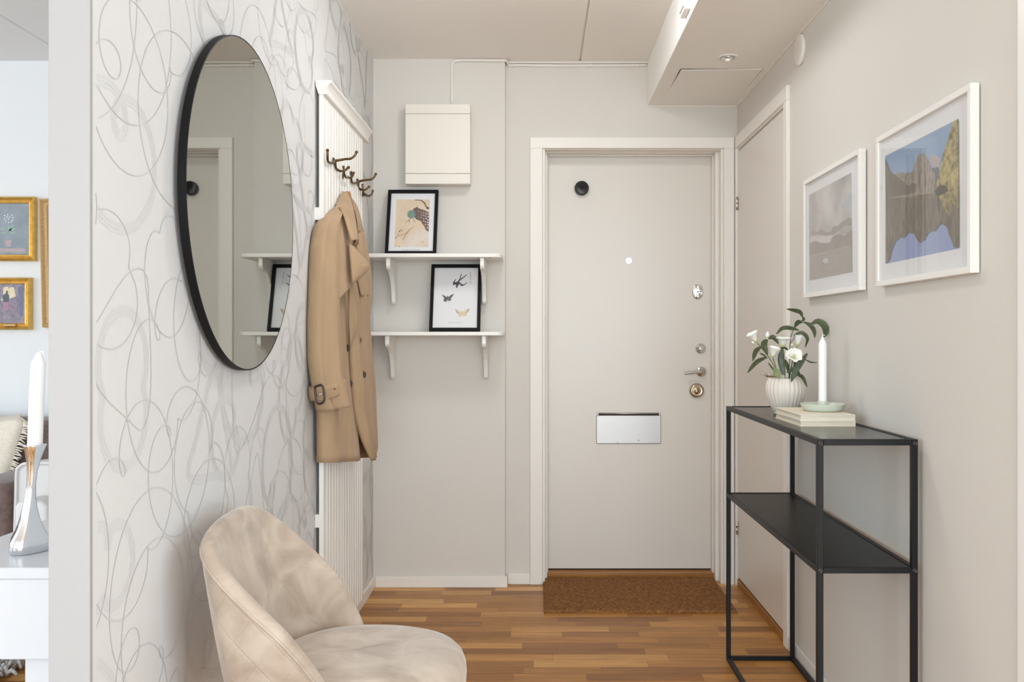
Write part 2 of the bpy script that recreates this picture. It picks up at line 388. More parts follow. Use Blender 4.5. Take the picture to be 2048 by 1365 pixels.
# near end of the mirror wall and the casing by the right edge
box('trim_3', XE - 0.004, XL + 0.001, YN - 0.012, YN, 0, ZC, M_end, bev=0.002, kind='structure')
box('trim_4', XR - 0.012, 1.06, 1.66, 1.782, 0, ZC, M_white, bev=0.002, kind='structure')
# baseboards
BBH = 0.053
def bb(name, x0, x1, y0, y1): return box(name, x0, x1, y0, y1, 0, BBH, M_trim, bev=0.003, kind='structure')
bb('baseboard_left', XL, XL + 0.012, YN, YP)
bb('baseboard_back', XL + 0.012, -0.1534 + 0.012, YP - 0.012, YP)
bb('baseboard_door', -0.1534 + 0.012, -0.036, YB - 0.012, YB)
bb('baseboard_right', XR - 0.012, XR, 1.80, 3.42)
bb('baseboard_living', -4.6, XE, 4.298, 4.31)

# ------------------------------------------------------------------ wallpaper line print
def wander(rng, y, z, n, r):                          # an endless ribbon line that curls over itself in rounded loops
    b, c = rng.uniform(0.35, 0.95), rng.uniform(0.0, 0.28); p, q, e = rng.uniform(0, 6.283), rng.uniform(0, 6.283), rng.uniform(0.85, 1.25)
    w = rng.choice([1, -1]); m = rng.choice([2, 2, 3, -2]); out = []
    if m == -2: b *= 0.45
    if m == 3: b *= 0.6
    for i in range(n + 1):
        t = 6.283185 * i / n * w
        out.append((y + r * (math.cos(t + q) + b * math.cos(m * t + p) + c * math.cos(4 * t + 2 * p) * 0.3), z + e * r * (math.sin(t + q) + b * math.sin(m * t + p) + c * math.sin(4 * t + 2 * p) * 0.3)))
    return out
def ribbon(v, f, pts, w, off, shift=0.0):
    seg = []
    for i in range(len(pts)):
        a, b = pts[max(i - 1, 0)], pts[min(i + 1, len(pts) - 1)]
        dx, dy = b[0] - a[0], b[1] - a[1]; l = math.hypot(dx, dy) or 1
        nx, ny = -dy / l, dx / l; p = (pts[i][0] + nx * shift, pts[i][1] + ny * shift)
        ok = YN + 0.01 < p[0] < YP - 0.01 and 0.07 < p[1] < ZC - 0.01
        if ok:
            o2 = XL + off + 1e-5 * i / len(pts); seg.append(((o2, p[0] + nx * w, p[1] + ny * w), (o2, p[0] - nx * w, p[1] - ny * w)))
        if (not ok or i == len(pts) - 1):
            if len(seg) > 1:
                for q in range(len(seg) - 1):
                    n = len(v); v += [seg[q][0], seg[q][1], seg[q + 1][1], seg[q + 1][0]]; f.append((n, n + 1, n + 2, n + 3))
            seg = []
rng = random.Random(23)
v, f = [], []
starts = [(YN + 0.235 * (a + rng.uniform(0.1, 0.9)), 0.25 * (b + rng.uniform(0.1, 0.9))) for a in range(-1, 12) for b in range(0, 10)]
for i, (a, b) in enumerate(starts): ribbon(v, f, wander(rng, a, b, 130, rng.uniform(0.085, 0.15)), 0.0011, 0.0012 + i * 8e-6)
mk('line_print', v, f, M_line, wl)
v, f = [], []
starts = [(YN + 0.33 * (a + rng.uniform(0.1, 0.9)), 0.33 * (b + rng.uniform(0.1, 0.9))) for a in range(-1, 9) for b in range(0, 8)]
for i, (a, b) in enumerate(starts):
    pts = wander(rng, a, b, 110, rng.uniform(0.07, 0.13))
    for j in range(3): ribbon(v, f, pts, 0.003, 0.0002 + i * 1e-5 + j * 3e-6, (j - 1) * 0.008)
mk('band_print', v, f, M_band, wl)

# ------------------------------------------------------------------ entrance door
YD = 4.48
d1 = box('door_1', DX0 + 0.022, DX1 - 0.028, YD, YD + 0.05, 0.036, 2.068, M_door, bev=0.002, kind='structure')
d1['label'] = 'plain pale entrance door with lever handle and letter plate'
tr = lambda n, l, m: boxes(n, l, m, kind='structure')
cas = tr('trim_5', [(-0.036, DX0, YB - 0.016, YB, 0, 2.081), (DX1, XR - 0.017, YB - 0.016, YB, 0, 2.081), (-0.036, XR - 0.017, YB - 0.016, YB, 2.081, 2.134)], M_trim)
bevel_mesh(cas.data, 0.002, 1)
# stepped lining and rebate of the frame
jm = tr('trim_6', [(DX0, DX0 + 0.012, YB - 0.002, 4.62, 0, DZ), (DX1 - 0.012, DX1, YB - 0.002, 4.62, 0, DZ), (DX0 + 0.012, DX1 - 0.012, YB - 0.002, 4.62, DZ - 0.004, DZ),
    (DX0 + 0.012, DX0 + 0.0225, 4.385, 4.478, 0, DZ - 0.004), (DX1 - 0.0285, DX1 - 0.012, 4.385, 4.478, 0, DZ - 0.004), (DX0 + 0.0225, DX1 - 0.0285, 4.385, 4.43, 2.0735, DZ - 0.004),
    (DX0 + 0.0225, DX0 + 0.0285, 4.43, 4.478, 0, 2.0735), (DX1 - 0.034, DX1 - 0.0285, 4.43, 4.478, 0, 2.0735), (DX0 + 0.0285, DX1 - 0.034, 4.43, 4.478, 2.068, 2.0735)], M_trim)
bevel_mesh(jm.data, 0.0015, 1)
box('trim_7', DX0 + 0.0005, DX1 - 0.0005, 4.415, 4.62, -0.01, 0.030, M_plank, bev=0.004, kind='structure')
box('trim_8', DX0 + 0.03, DX1 - 0.03, YD + 0.006, YD + 0.03, 0.030, 0.0362, M_dark, kind='structure')
def onleaf(px, py): p = at(px, py, YD); return (p.x, YD, p.z)
U = YD / F
lathe('door_chime', [(0.0345, -0.002), (0.0345, 0.03), (0.0335, 0.034), (0.031, 0.0355), (0.0, 0.0355)], onleaf(1163, 378), M_black, d1, seg=40, axis='y')
o = lathe('peephole', [(6.3 * U, -0.001), (6.3 * U, 0.003), (5.8 * U, 0.005), (0, 0.005)], onleaf(1257.5, 522), M_chrome, d1, seg=32, axis='y', rib=lambda a, i: 1 + 0.05 * math.cos(8 * a), smooth=False)
def oval(cx, cz, w, h, y, n=40, e=3.0):
    pts = []
    for k in range(n):
        a = 2 * math.pi * k / n; c, s = math.cos(a), math.sin(a)
        pts.append((cx + w * math.copysign(abs(c) ** (2 / e), c), y, cz + h * math.copysign(abs(s) ** (2 / 2.2), s)))
    return pts
c = onleaf(1395.3, 584)
esc = loft('lock_escutcheon', [oval(c[0], c[2], 10.5 * U, 14.5 * U, YD + 0.001), oval(c[0], c[2], 10.5 * U, 14.5 * U, YD - 0.004), oval(c[0], c[2], 8.8 * U, 12.8 * U, YD - 0.007)], M_chrome, d1, smooth=False)
autosmooth(esc)
box('key_slot', c[0] - 4 * U, c[0] + 7 * U, YD - 0.0085, YD - 0.005, c[2] - 1.0 * U, c[2] + 0.8 * U, M_dark, esc)
box('lock_ridge', c[0] - 1.5 * U, c[0] + 1.5 * U, YD - 0.0078, YD - 0.005, c[2] - 12 * U, c[2] + 12 * U, M_chrome, esc, bev=0.0006)
lathe('thumb_turn', [(10.6 * U, -0.001), (10.6 * U, 0.005), (9 * U, 0.009), (5 * U, 0.011), (4.5 * U, 0.02), (3.5 * U, 0.022), (0, 0.022)], onleaf(1401.2, 697.5), M_chrome, d1, seg=32, axis='y')
c = onleaf(1402, 743.8)
hd = lathe('handle_rose', [(10.2 * U, -0.001), (10.2 * U, 0.006), (9 * U, 0.009), (4.5 * U, 0.0095), (4.2 * U, 0.04), (0, 0.041)], c, M_nickel, d1, seg=32, axis='y')
hp = [Vector(c) + Vector(p) for p in [(0.002, -0.03, 0), (-0.012, -0.043, 0.0), (-0.035, -0.046, -0.001), (-0.06, -0.046, -0.004), (-0.088, -0.045, -0.0065)]]
tube('lever', hp, [0.0085, 0.0085, 0.0075, 0.0075, 0.008], M_nickel, hd, seg=12, n=20)
lathe('cylinder_cover', [(14.5 * U, -0.001), (14.5 * U, 0.008), (13.3 * U, 0.016), (10.5 * U, 0.021), (9 * U, 0.0195), (5.5 * U, 0.0195), (4.6 * U, 0.0225), (0, 0.023)], onleaf(1393, 781.5), M_brass, d1, seg=40, axis='y')
p0, p1 = onleaf(1192.5, 888), onleaf(1322, 831)
pl = box('letter_plate', p0[0], p1[0], YD - 0.006, YD + 0.001, p0[2], p1[2], M_steel, d1, bev=0.003, seg=2)
q0, q1 = onleaf(1197, 828), onleaf(1317, 826)
tube('letter_hinge', [(p0[0] + 0.011, YD - 0.008, p1[2] + 0.0085), (p1[0] - 0.011, YD - 0.008, p1[2] + 0.0085)], 0.0042, M_steel, pl, seg=10)
box('letter_slot', p0[0] + 0.012, p1[0] - 0.012, YD - 0.0035, YD + 0.001, p1[2] - 0.001, p1[2] + 0.0055, M_dark, pl)
for x in (p0[0] + 0.008, p1[0] - 0.008): box('hinge_lug', x - 0.004, x + 0.004, YD - 0.011, YD + 0.001, p1[2] - 0.002, p1[2] + 0.013, M_steel, pl, bev=0.002)
for px, py in ((1235, 885), (1277, 881)):
    c = onleaf(px, py); lathe('rivet', [(0.003, 0), (0.003, 0.0068), (0.001, 0.0078), (0, 0.0078)], c, M_steel, pl, seg=12, axis='y')

# ------------------------------------------------------------------ closet door in the right wall
d2 = box('door_2', XR - 0.003, XR + 0.035, RY0 + 0.004, RY1 - 0.004, 0.041, 2.058, M_door, bev=0.002, kind='structure')
d2['label'] = 'flush pale closet door in the right wall'
cs = tr('trim_9', [(XR - 0.015, XR, RY0 - 0.05, RY0, 0, 2.078), (XR - 0.015, XR, RY1, YB - 0.017, 0, 2.078), (XR - 0.015, XR, RY0 - 0.05, YB - 0.017, 2.078, 2.134)], M_trim)
bevel_mesh(cs.data, 0.002, 1)
tr('trim_10', [(XR - 0.006, XR + 0.03, RY0, RY1, 2.0705, 2.078), (XR + 0.002, XR + 0.04, RY0 + 0.004, RY1 - 0.004, 2.0585, 2.0645)], M_trim)
box('trim_11', XR - 0.007, XR + 0.04, RY0 + 0.001, RY1 - 0.001, -0.01, 0.034, M_plank, bev=0.003, kind='structure')
for z in (1.815, 0.275):
    hg = lathe('hinge', [(0.006, -0.03), (0.006, 0.0), (0.0055, 0.0005), (0.0055, 0.0012), (0.006, 0.0017), (0.006, 0.03)], (XR - 0.009, RY1 - 0.006, z), M_nickel, d2, seg=14)
hc = Vector((XR - 0.003, 3.575, 1.03))
hr = lathe('handle_rose', [(0.024, -0.001), (0.024, 0.006), (0.021, 0.009), (0.0095, 0.009), (0.0095, 0.04), (0, 0.041)], hc, M_nickel, d2, seg=24, axis='-x')
tube('lever', [hc + Vector(p) for p in [(-0.034, -0.002, 0), (-0.046, 0.012, 0.001), (-0.049, 0.035, 0.003), (-0.048, 0.075, 0.006)]], [0.0085, 0.0085, 0.0075, 0.008], M_nickel, hr, seg=10, n=14)

# ------------------------------------------------------------------ ceiling duct fittings, vent, cables, fuse box
e = group_of('ceiling_spotlight', (0.752, 3.583, BZ), 'small round recessed spotlight in the boxed-in ceiling duct', 'spotlight')
lathe('ring', [(0.026, -0.0005), (0.036, -0.004), (0.042, -0.004), (0.045, 0.001)], (0.752, 3.583, BZ), M_white, e, seg=32)
lathe('reflector', [(0.028, -0.002), (0.022, -0.0075), (0.012, -0.009)], (0.752, 3.583, BZ), M_chrome, e, seg=28)
M_bulb = mat('lamp_glow', (255, 244, 226), 0.4); M_bulb.node_tree.nodes['Principled BSDF'].inputs['Emission Color'].default_value = (1, 0.9, 0.75, 1); M_bulb.node_tree.nodes['Principled BSDF'].inputs['Emission Strength'].default_value = 0.25
lathe('bulb', [(0.011, -0.009), (0.008, -0.013), (0.0, -0.014)], (0.752, 3.583, BZ), M_bulb, e, seg=20)
e = group_of('access_hatch', (0.76, 3.92, BZ), 'rectangular access hatch set ajar in the underside of the duct', 'hatch')
prism('panel', [(0.592, 3.735, BZ - 0.006), (0.925, 3.735, BZ - 0.003), (0.927, 4.092, BZ - 0.002), (0.588, 4.092, BZ - 0.002)], (0, 0, 0.0025), M_bulk, e)
boxes('frame_gap', [(0.589, 0.928, 3.737, 4.095, BZ - 0.0012, BZ + 0.0002)], M_dark, e)
box('latch', 0.600, 0.612, 3.9, 3.906, BZ - 0.0068, BZ - 0.0035, M_nickel, e)
LX, LY = 0.0, 3.05
e = group_of('ceiling_lamp', (LX, LY, ZC - 0.09), 'round white glass ceiling lamp in the middle of the hallway', 'lamp')
lathe('base', [(0.0, 0.0), (0.172, 0.0), (0.172, -0.014), (0.0, -0.014)], (LX, LY, ZC), M_white, e, seg=40, smooth=False)
M_dome = mat('lit_opal_glass', (250, 248, 244), 0.4); dn = M_dome.node_tree.nodes['Principled BSDF']
dn.inputs['Emission Color'].default_value = (0.95, 0.96, 0.98, 1); dn.inputs['Emission Strength'].default_value = LAMP
lathe('dome', [(0.165, -0.014), (0.165, -0.035), (0.155, -0.055), (0.125, -0.074), (0.08, -0.086), (0.03, -0.09), (0.001, -0.0905)], (LX, LY, ZC), M_dome, e, seg=40)
lathe('air_vent', [(0.055, 0.0), (0.055, 0.008), (0.052, 0.012), (0.046, 0.0135), (0, 0.014)], (XR, 3.28, 1.18 + 575 * 3.28 / F), M_trim, None, seg=48, axis='-x', label='round white vent cover high on the right wall', cat='vent')
e = box('sensor_box', BX - 0.02, BX, 3.12, 3.22, 2.312, 2.45, M_white, bev=0.003, label='small white box mounted on the side of the ceiling duct', cat='sensor')
box('sensor_lip', BX - 0.026, BX - 0.02, 3.13, 3.21, 2.325, 2.44, M_trim, e, bev=0.002)
FBY = YP - 0.085
a, b = at(810.5, 368, FBY), at(940.5, 208, FBY)
fb = group_of('fuse_box', ((a.x + b.x) / 2, YP, a.z), 'cream wall-mounted fuse box above the upper shelf', 'fuse box')
za, zb = at(0, 347.3, FBY).z, at(0, 227.5, FBY).z
box('housing', a.x + 0.003, b.x - 0.003, FBY + 0.01, YP, a.z + 0.004, b.z - 0.002, M_fuse, fb)
box('bottom_cover', a.x, b.x, FBY, YP - 0.03, a.z, za - 0.0006, M_fuse, fb, bev=0.002)
box('door', a.x, b.x, FBY - 0.001, YP - 0.03, za + 0.0006, zb - 0.0006, M_fuse, fb, bev=0.0025)
box('top_cover', a.x, b.x, FBY, YP - 0.03, zb + 0.0006, b.z, M_fuse, fb, bev=0.002)
yc = YP - 0.006
cz = at(0, 121, yc).z
tube('power_cable', [at(904, 208, yc), at(904, 170, yc), at(903.5, 140, yc), at(906, 126, yc), at(918, 121, yc), at(960, 121, yc), at(1000, 121.5, yc), (-0.149, yc, cz), (-0.142, yc + 0.02, cz - 0.006), at(1013.5, 127, YB - 0.008), at(1020, 131, YB - 0.006), at(1040, 130.5, YB - 0.006), at(1120, 132, YB - 0.006), at(1190, 131.5, YB - 0.006), at(1250, 131, YB - 0.006), at(1293, 130, YB - 0.006)], 0.006, M_trim, n=110, seg=8, label='white cable rising from the fuse box and running under the ceiling', cat='cable')
ck = box('cable_conduit', at(1014, 0, YB).x, BX, YB - 0.012, YB, at(0, 127.6, YB).z, at(0, 122.8, YB).z, M_trim, bev=0.002, label='straight white cable conduit just above the cable by the ceiling', cat='conduit')
for px in (1028, 1100, 1180, 1275):
    p = at(px, 131.3, YB - 0.006); box('clip', p.x - 0.004, p.x + 0.004, YB - 0.0135, YB, p.z - 0.007, p.z + 0.0062, M_trim, ck, bev=0.0015)

# ------------------------------------------------------------------ shelves
def shelf(zb, x0, x1, bx, label):
    zt = zb + 0.0175; yf = 4.046
    e = group_of('wall_shelf', ((x0 + x1) / 2, YP, zb), label, 'shelf', 'white bracket shelves')
    pts = [(x0, YP, zb), (x0, yf + 0.004, zb), (x0 + 0.004, yf, zb)]
    for k in range(7):
        an = math.pi / 2 * k / 6; r = 0.03; pts.append((x1 - r + r * math.sin(an), yf + r - r * math.cos(an), zb))
    pts.append((x1, YP, zb))
    o = prism('board', pts, (0, 0, zt - zb), M_white, e); bevel_mesh(o.data, 0.003, 2)
    for x in bx:
        Yf, Yw = yf + 0.018, YP - 0.0005
        P = [(Yw, 0), (Yf, 0), (Yf - 0.002, -0.006), (Yf - 0.002, -0.036), (Yf + 0.004, -0.047), (Yf + 0.014, -0.052), (Yf + 0.030, -0.054), (Yf + 0.062, -0.062), (Yf + 0.098, -0.082), (Yf + 0.128, -0.112), (Yf + 0.145, -0.145), (Yf + 0.152, -0.168), (Yf + 0.156, -0.192), (Yf + 0.166, -0.2), (Yf + 0.184, -0.203), (Yw - 0.004, -0.2), (Yw, -0.195)]
        P = [(yy if yy < Yw else Yw, zz) for yy, zz in P]
        br = prism('bracket', [(x, yy, zb + zz) for yy, zz in P], (0.019, 0, 0), M_white, e)
        bevel_mesh(br.data, 0.003, 2, 40)
    p = Vector((-0.213, 4.06, zb)); lathe('screw', [(0.0035, 0.0005), (0.0035, -0.0015), (0.0, -0.0018)], p, M_dark, e, seg=10)
    return e
shelf(1.5375, XL + 0.013, -0.160, (-0.680, -0.258), 'upper white wall shelf on scrolled brackets below the fuse box')
shelf(1.1872, XL + 0.013, -0.153, (-0.684, -0.250), 'lower white wall shelf on scrolled brackets')

# leaning black frames; local axes: u to the right, v up the leaning face
def leaning_frame(px0, px1, zb, hgt, name, label, yb, lean):
    x0, x1 = (px0 - VX) * yb / F, (px1 - VX) * yb / F; w = x1 - x0
    th = math.asin(lean / hgt); up = Vector((0, math.sin(th), math.cos(th))); out = Vector((0, -math.cos(th), math.sin(th)))
    O = Vector((x0, yb, zb)); ex = Vector((1, 0, 0))
    P = lambda u, v, d=0.0: O + ex * u + up * v + out * d
    e = group_of(name, O + ex * (w / 2), label, 'picture', 'black frames on the shelves')
    bw, dp = 0.0148, 0.016
    v, f = [], []
    for (a, b, c, d) in ((0, w, 0, bw), (0, w, hgt - bw, hgt), (0, bw, bw, hgt - bw), (w - bw, w, bw, hgt - bw)):
        n = len(v); v += [P(u, q, s) for u in (a, b) for q in (c, d) for s in (-0.002, dp)]; f += [tuple(i + n for i in q) for q in BOXF]
    o = mk('frame', v, f, M_rim, e)
    bk = mk('backing', [P(u, q, s) for u in (bw - 0.002, w - bw + 0.002) for q in (bw - 0.002, hgt - bw + 0.002) for s in (0, 0.006)], BOXF, M_paperw, e)
    mk('glass', [P(u, q, s) for u in (bw, w - bw) for q in (bw, hgt - bw) for s in (0.0095, 0.011)], BOXF, M_glass, e)
    return e, bk, P, w, bw
def shape(par, name, P, uv, m, d): return flat(name, [P(u, q, d) for u, q in uv], m, par)
hF = 0.326
e, bk, P, w, bw = leaning_frame(770.2, 872.6, 1.5555, hF, 'framed_bird_print', 'black-framed print of a spotted bird on a branch, on the upper shelf', 4.150, 0.102)
M_bg = mat('print_sand', (222, 200, 172), 0.6, col2=(232, 214, 190), nscale=14)
M_fade = mat('print_pale', (228, 218, 208), 0.6, col2=(222, 200, 174), nscale=10)
M_bird = mat('print_bird', (108, 88, 82), 0.6, noise=0.2, nscale=70)
M_teal = mat('print_teal', (120, 150, 140), 0.6, noise=0.12, nscale=60)
M_branch = mat('print_branch', (196, 168, 146), 0.6); M_spot = mat('print_spot', (226, 214, 206), 0.6); M_inkd = mat('print_dark_ink', (70, 60, 56), 0.6)
K = lambda x, y: ((x - 92) / (1030 - 92) * w - 0.0 + (1282 - y) / 1282 * -0.004, (1282 - y) / 1202 * hF)   # from the print's own drawing grid
def S1(name, pts, m, d): shape(bk, name, P, [K(x, y) for x, y in pts], m, d)
S1('print_ground', [(262, 248), (882, 248), (882, 1140), (258, 1140)], M_bg, 0.0063)
S1('print_haze', [(420, 1140), (470, 1020), (600, 860), (720, 790), (800, 860), (882, 980), (882, 1140)], M_fade, 0.0065)
S1('bird_body', [(575, 440), (600, 415), (640, 400), (652, 375), (670, 410), (720, 430), (790, 450), (882, 500), (882, 860), (850, 880), (800, 760), (720, 650), (650, 630), (610, 590), (600, 520)], M_bird, 0.0067)
S1('bird_tail', [(745, 840), (810, 900), (850, 960), (882, 1000), (882, 860), (830, 830), (780, 780)], M_fade, 0.0068)
S1('bird_head', [(550 + 76 * math.cos(a / 24 * 6.283), 530 + 80 * math.sin(a / 24 * 6.283)) for a in range(24)], M_teal, 0.0069)
rs = random.Random(4)
for i in range(5):
    for j in range(7):
        x, y = 690 + i * 44 + rs.uniform(-6, 6), 480 + j * 52 + i * 12 + rs.uniform(-8, 8)
        if x < 872 and (x - 620) * 1.3 + 480 > y - 20:
            r = 7 + i * 2.2; S1('bird_spot', [(x + r * math.cos(a), y + r * math.sin(a)) for a in [k * 1.047 for k in range(6)]], M_spot, 0.0070)
S1('branch', [(400, 1010), (430, 930), (500, 830), (560, 780), (620, 750), (610, 770), (560, 800), (510, 860), (455, 940), (430, 1010)], M_branch, 0.0066)
S1('branch', [(262, 980), (300, 930), (400, 900), (500, 860), (500, 880), (400, 920), (310, 950), (262, 1000)], M_branch, 0.0066)
S1('branch', [(640, 250), (740, 262), (800, 310), (830, 380), (880, 400), (880, 440), (820, 410), (780, 330), (730, 280), (640, 262)], M_bird, 0.0066)
for (x, y, s) in ((628, 262, 14), (840, 425, 16), (345, 850, 18), (372, 828, 14), (400, 850, 10), (325, 910, 10), (285, 965, 9), (775, 1050, 12), (350, 1133, 12), (272, 1128, 9)):
    S1('leaf_mark', [(x - s, y), (x, y - s), (x + s, y), (x, y + s)], M_inkd if s > 12 else M_bird, 0.0071)
for (a, b) in (((540, 610), (450, 690)), ((510, 630), (518, 690)), ((580, 612), (630, 680))):
    S1('bird_foot', [(a[0] - 5, a[1]), (a[0] + 6, a[1]), (b[0] + 5, b[1]), (b[0] - 4, b[1])], M_inkd, 0.0071)
t0 = P(*K(565, 1206), 0.0066); xd = Vector((1, 0, 0)); yd = (P(0, 1) - P(0, 0)); zd = xd.cross(yd)
Mt = Matrix.Translation(t0) @ Matrix((xd, yd, zd)).transposed().to_4x4()
lettering('caption', 'OHARA KOSON', 0.0085, Mt, M_ink, bk)

e, bk, P, w, bw = leaning_frame(858.6, 960.6, 1.2047, hF, 'framed_butterfly_print', 'black-framed print of a swallow and two butterflies, on the lower shelf', 4.130, 0.100)
K2 = lambda x, y: ((x - 118) / (985 - 118) * w - 0.009 * (1 - (y - 90) / 1172), (1262 - y) / 1172 * hF)
def S2(name, pts, m, d): shape(bk, name, P, [K2(x, y) for x, y in pts], m, d)
M_swal = mat('print_swallow', (62, 54, 72), 0.6); M_mothg = mat('print_grey_moth', (98, 94, 94), 0.6, noise=0.2, nscale=90); M_mothc = mat('print_cream_moth', (222, 206, 176), 0.6); M_mothe = mat('print_moth_edge', (160, 140, 116), 0.6)
S2('swallow_tail', [(665, 235), (672, 260), (648, 340), (760, 262), (765, 272), (650, 365), (620, 400), (600, 390), (632, 345)], M_swal, 0.0066)
S2('swallow_body', [(610, 385), (640, 400), (625, 440), (605, 470), (588, 512), (570, 475), (575, 440), (570, 400)], M_swal, 0.0067)
S2('swallow_wing', [(572, 335), (575, 345), (548, 400), (580, 400), (580, 430), (530, 455), (518, 440), (530, 390)], M_swal, 0.0066)
S2('swallow_wing', [(625, 395), (660, 420), (700, 445), (765, 402), (770, 410), (700, 465), (650, 465), (655, 445), (625, 425)], M_swal, 0.0066)
S2('butterfly', [(325, 615), (370, 635), (415, 665), (428, 630), (440, 662), (490, 625), (538, 605), (520, 645), (490, 680), (490, 715), (465, 738), (430, 715), (410, 745), (372, 745), (355, 715), (375, 690), (350, 655)], M_mothg, 0.0066)
S2('butterfly', [(560, 875), (610, 895), (655, 925), (680, 910), (710, 915), (750, 880), (800, 862), (795, 905), (760, 945), (760, 985), (720, 1005), (690, 985), (660, 1010), (620, 1005), (615, 965), (580, 930)], M_mothc, 0.0066)
S2('butterfly_edge', [(560, 875), (575, 882), (590, 920), (615, 945), (612, 960), (580, 930)], M_mothe, 0.0068)
S2('butterfly_edge', [(800, 862), (785, 872), (775, 905), (750, 930), (760, 945), (795, 905)], M_mothe, 0.0068)
for k in range(9):
    if k in (6,): continue
    y = 222 + k * 23; S2('caption_mark', [(818, y), (832, y), (830, y + 13), (816, y + 13)], M_ink, 0.0066)
for k in range(16):
    if k == 8: continue
    x = 440 + k * 15.5; S2('caption_mark', [(x, 1104), (x + 9, 1104), (x + 9, 1114), (x, 1114)], mat('pale_ink', (180, 178, 178), 0.6) if k == 0 else bpy.data.materials['pale_ink'], 0.0066)

# ------------------------------------------------------------------ round mirror
YM, ZM, RM = 2.342, 1.517, 0.421
e = group_of('round_mirror', (XL, YM, ZM - RM), 'large round mirror with a thin black rim on the patterned wall', 'mirror')
lathe('glass', [(RM - 0.002, 0.0175), (RM - 0.002, 0.0235), (0.0, 0.0235)], (XL + 0.0065, YM, ZM), M_mirror, e, seg=128, axis='x', smooth=False)
v, f = [], []; n = 128
for k in range(n):
    a = 2 * math.pi * k / n
    for r, x in ((RM - 0.002, 0.012), (RM + 0.0012, 0.012), (RM + 0.0012, 0.030), (RM - 0.002, 0.0305)):
        v.append((XL + x, YM + r * math.cos(a), ZM + r * math.sin(a)))
for k in range(n):
    for j in range(4):
        a, b = k * 4 + j, k * 4 + (j + 1) % 4; c, d = ((k + 1) % n) * 4 + j, ((k + 1) % n) * 4 + (j + 1) % 4; f.append((a, b, d, c))
autosmooth(mk('rim', v, f, M_rim, e))
lathe('backing', [(RM - 0.05, 0.0), (RM - 0.05, 0.010)], (XL, YM, ZM), M_rim, e, seg=64, axis='x', smooth=False)

# ------------------------------------------------------------------ beadboard coat rack
PX0, PX1, PY0, PY1, PZ0, PZ1 = -0.761, -0.745, 3.157, 3.877, 0.065, 2.026
e = group_of('coat_rack_panel', ((PX0 + PX1) / 2, 3.5, PZ0), 'tall white beadboard coat rack panel with a crown moulding on the left wall', 'coat rack')
edges = [PY0, 3.247, 3.384, 3.521, 3.658, 3.795, PY1]
for i in range(6):
    a, b = edges[i], edges[i + 1]; prof = [(PX0, a), (PX0, b)]
    t = PX1
    def bead(y): return [(t, y + 0.011), (t - 0.005, y + 0.008), (t - 0.005, y + 0.0055), (t - 0.001, y + 0.003), (t - 0.001, y - 0.003), (t - 0.005, y - 0.0055), (t - 0.005, y - 0.008), (t, y - 0.011)]
    prof += [(t - 0.011, b), (t - 0.008, b - 0.003), (t, b - 0.008)]
    for y in ((b - 0.045), (b - 0.09)):
        if y - 0.012 > a + 0.007: prof += bead(y)
    prof += ([(t, a + 0.008), (t - 0.008, a + 0.003), (t - 0.011, a)] if i else [(t, a + 0.001), (t - 0.001, a)])
    prism('board', [(x, y, PZ0) for x, y in prof], (0, 0, PZ1 - PZ0), M_white, e)
prof = [(PX0, 0.0), (-0.733, 0.0), (-0.731, 0.006), (-0.735, 0.009), (-0.735, 0.011), (-0.734, 0.016), (-0.731, 0.024), (-0.725, 0.034), (-0.719, 0.040), (-0.717, 0.042), (-0.717, 0.049), (-0.771, 0.049), (-0.771, 0.030), (-0.765, 0.012)]
prism('crown_moulding', [(x, PY0 - 0.006, PZ1 + z) for x, z in prof], (0, 3.945 - PY0, 0), M_white, e)
for y0, y1 in ((440, 415), (1056, 1030)):
    zt, zb = at(0, y1, PY0).z, at(0, y0, PY0).z
    box('batten', XL, PX0, PY0 - 0.001, PY1, zb, zt, M_white, e)

def hookobj(label, pieces, base, group):
    g = group_of('coat_hook', base, label, 'hook', group)
    lathe('back_plate', [(0.012, 0), (0.012, 0.003), (0.009, 0.006), (0.0, 0.007)], base, M_bronze, g, seg=18, axis='x')
    for nm, pts, r in pieces:
        vv, ff = tubev(pts, [r * 1.15, r, r, r * 0.95, r], 8, 18)
        tip = Vector(pts[-1]); n = len(vv); rt = r * 1.35
        for i in range(5):
            ph = math.pi * i / 4
            for k in range(8):
                a = k * math.pi / 4; vv.append(tip + Vector((rt * math.sin(ph) * math.cos(a), rt * math.sin(ph) * math.sin(a), rt * math.cos(ph))))
        for i in range(4):
            for k in range(8): ff.append((n + i * 8 + k, n + i * 8 + (k + 1) % 8, n + (i + 1) * 8 + (k + 1) % 8, n + (i + 1) * 8 + k))
        mk(nm, vv, ff, M_bronze, g, smooth=True)
def triple(dx, dy, Y0, label, s=1.0):
    q = lambda x, y, Y: at(dx + (x - 672) * s, dy + (y - 322) * s, Y)
    b = q(671, 322, Y0); b.x = PX1
    c = b + Vector((0.007, 0, 0))
    hookobj(label, [('upper_arm', [c, q(690, 318.5, Y0), q(701, 317.5, Y0), q(709, 312, Y0), q(713, 304.5, Y0)], 0.0045),
        ('side_arm', [c, q(667, 325.5, Y0 - 0.05), q(660, 326, Y0 - 0.10), q(655.5, 321, Y0 - 0.135), q(655, 301, Y0 - 0.145)], 0.0045),
        ('side_arm', [c, q(671.5, 335, Y0 + 0.03), q(678, 341.5, Y0 + 0.06), q(688, 342, Y0 + 0.08), q(697, 335, Y0 + 0.09)], 0.0045)], b, 'bronze hooks on the coat rack')
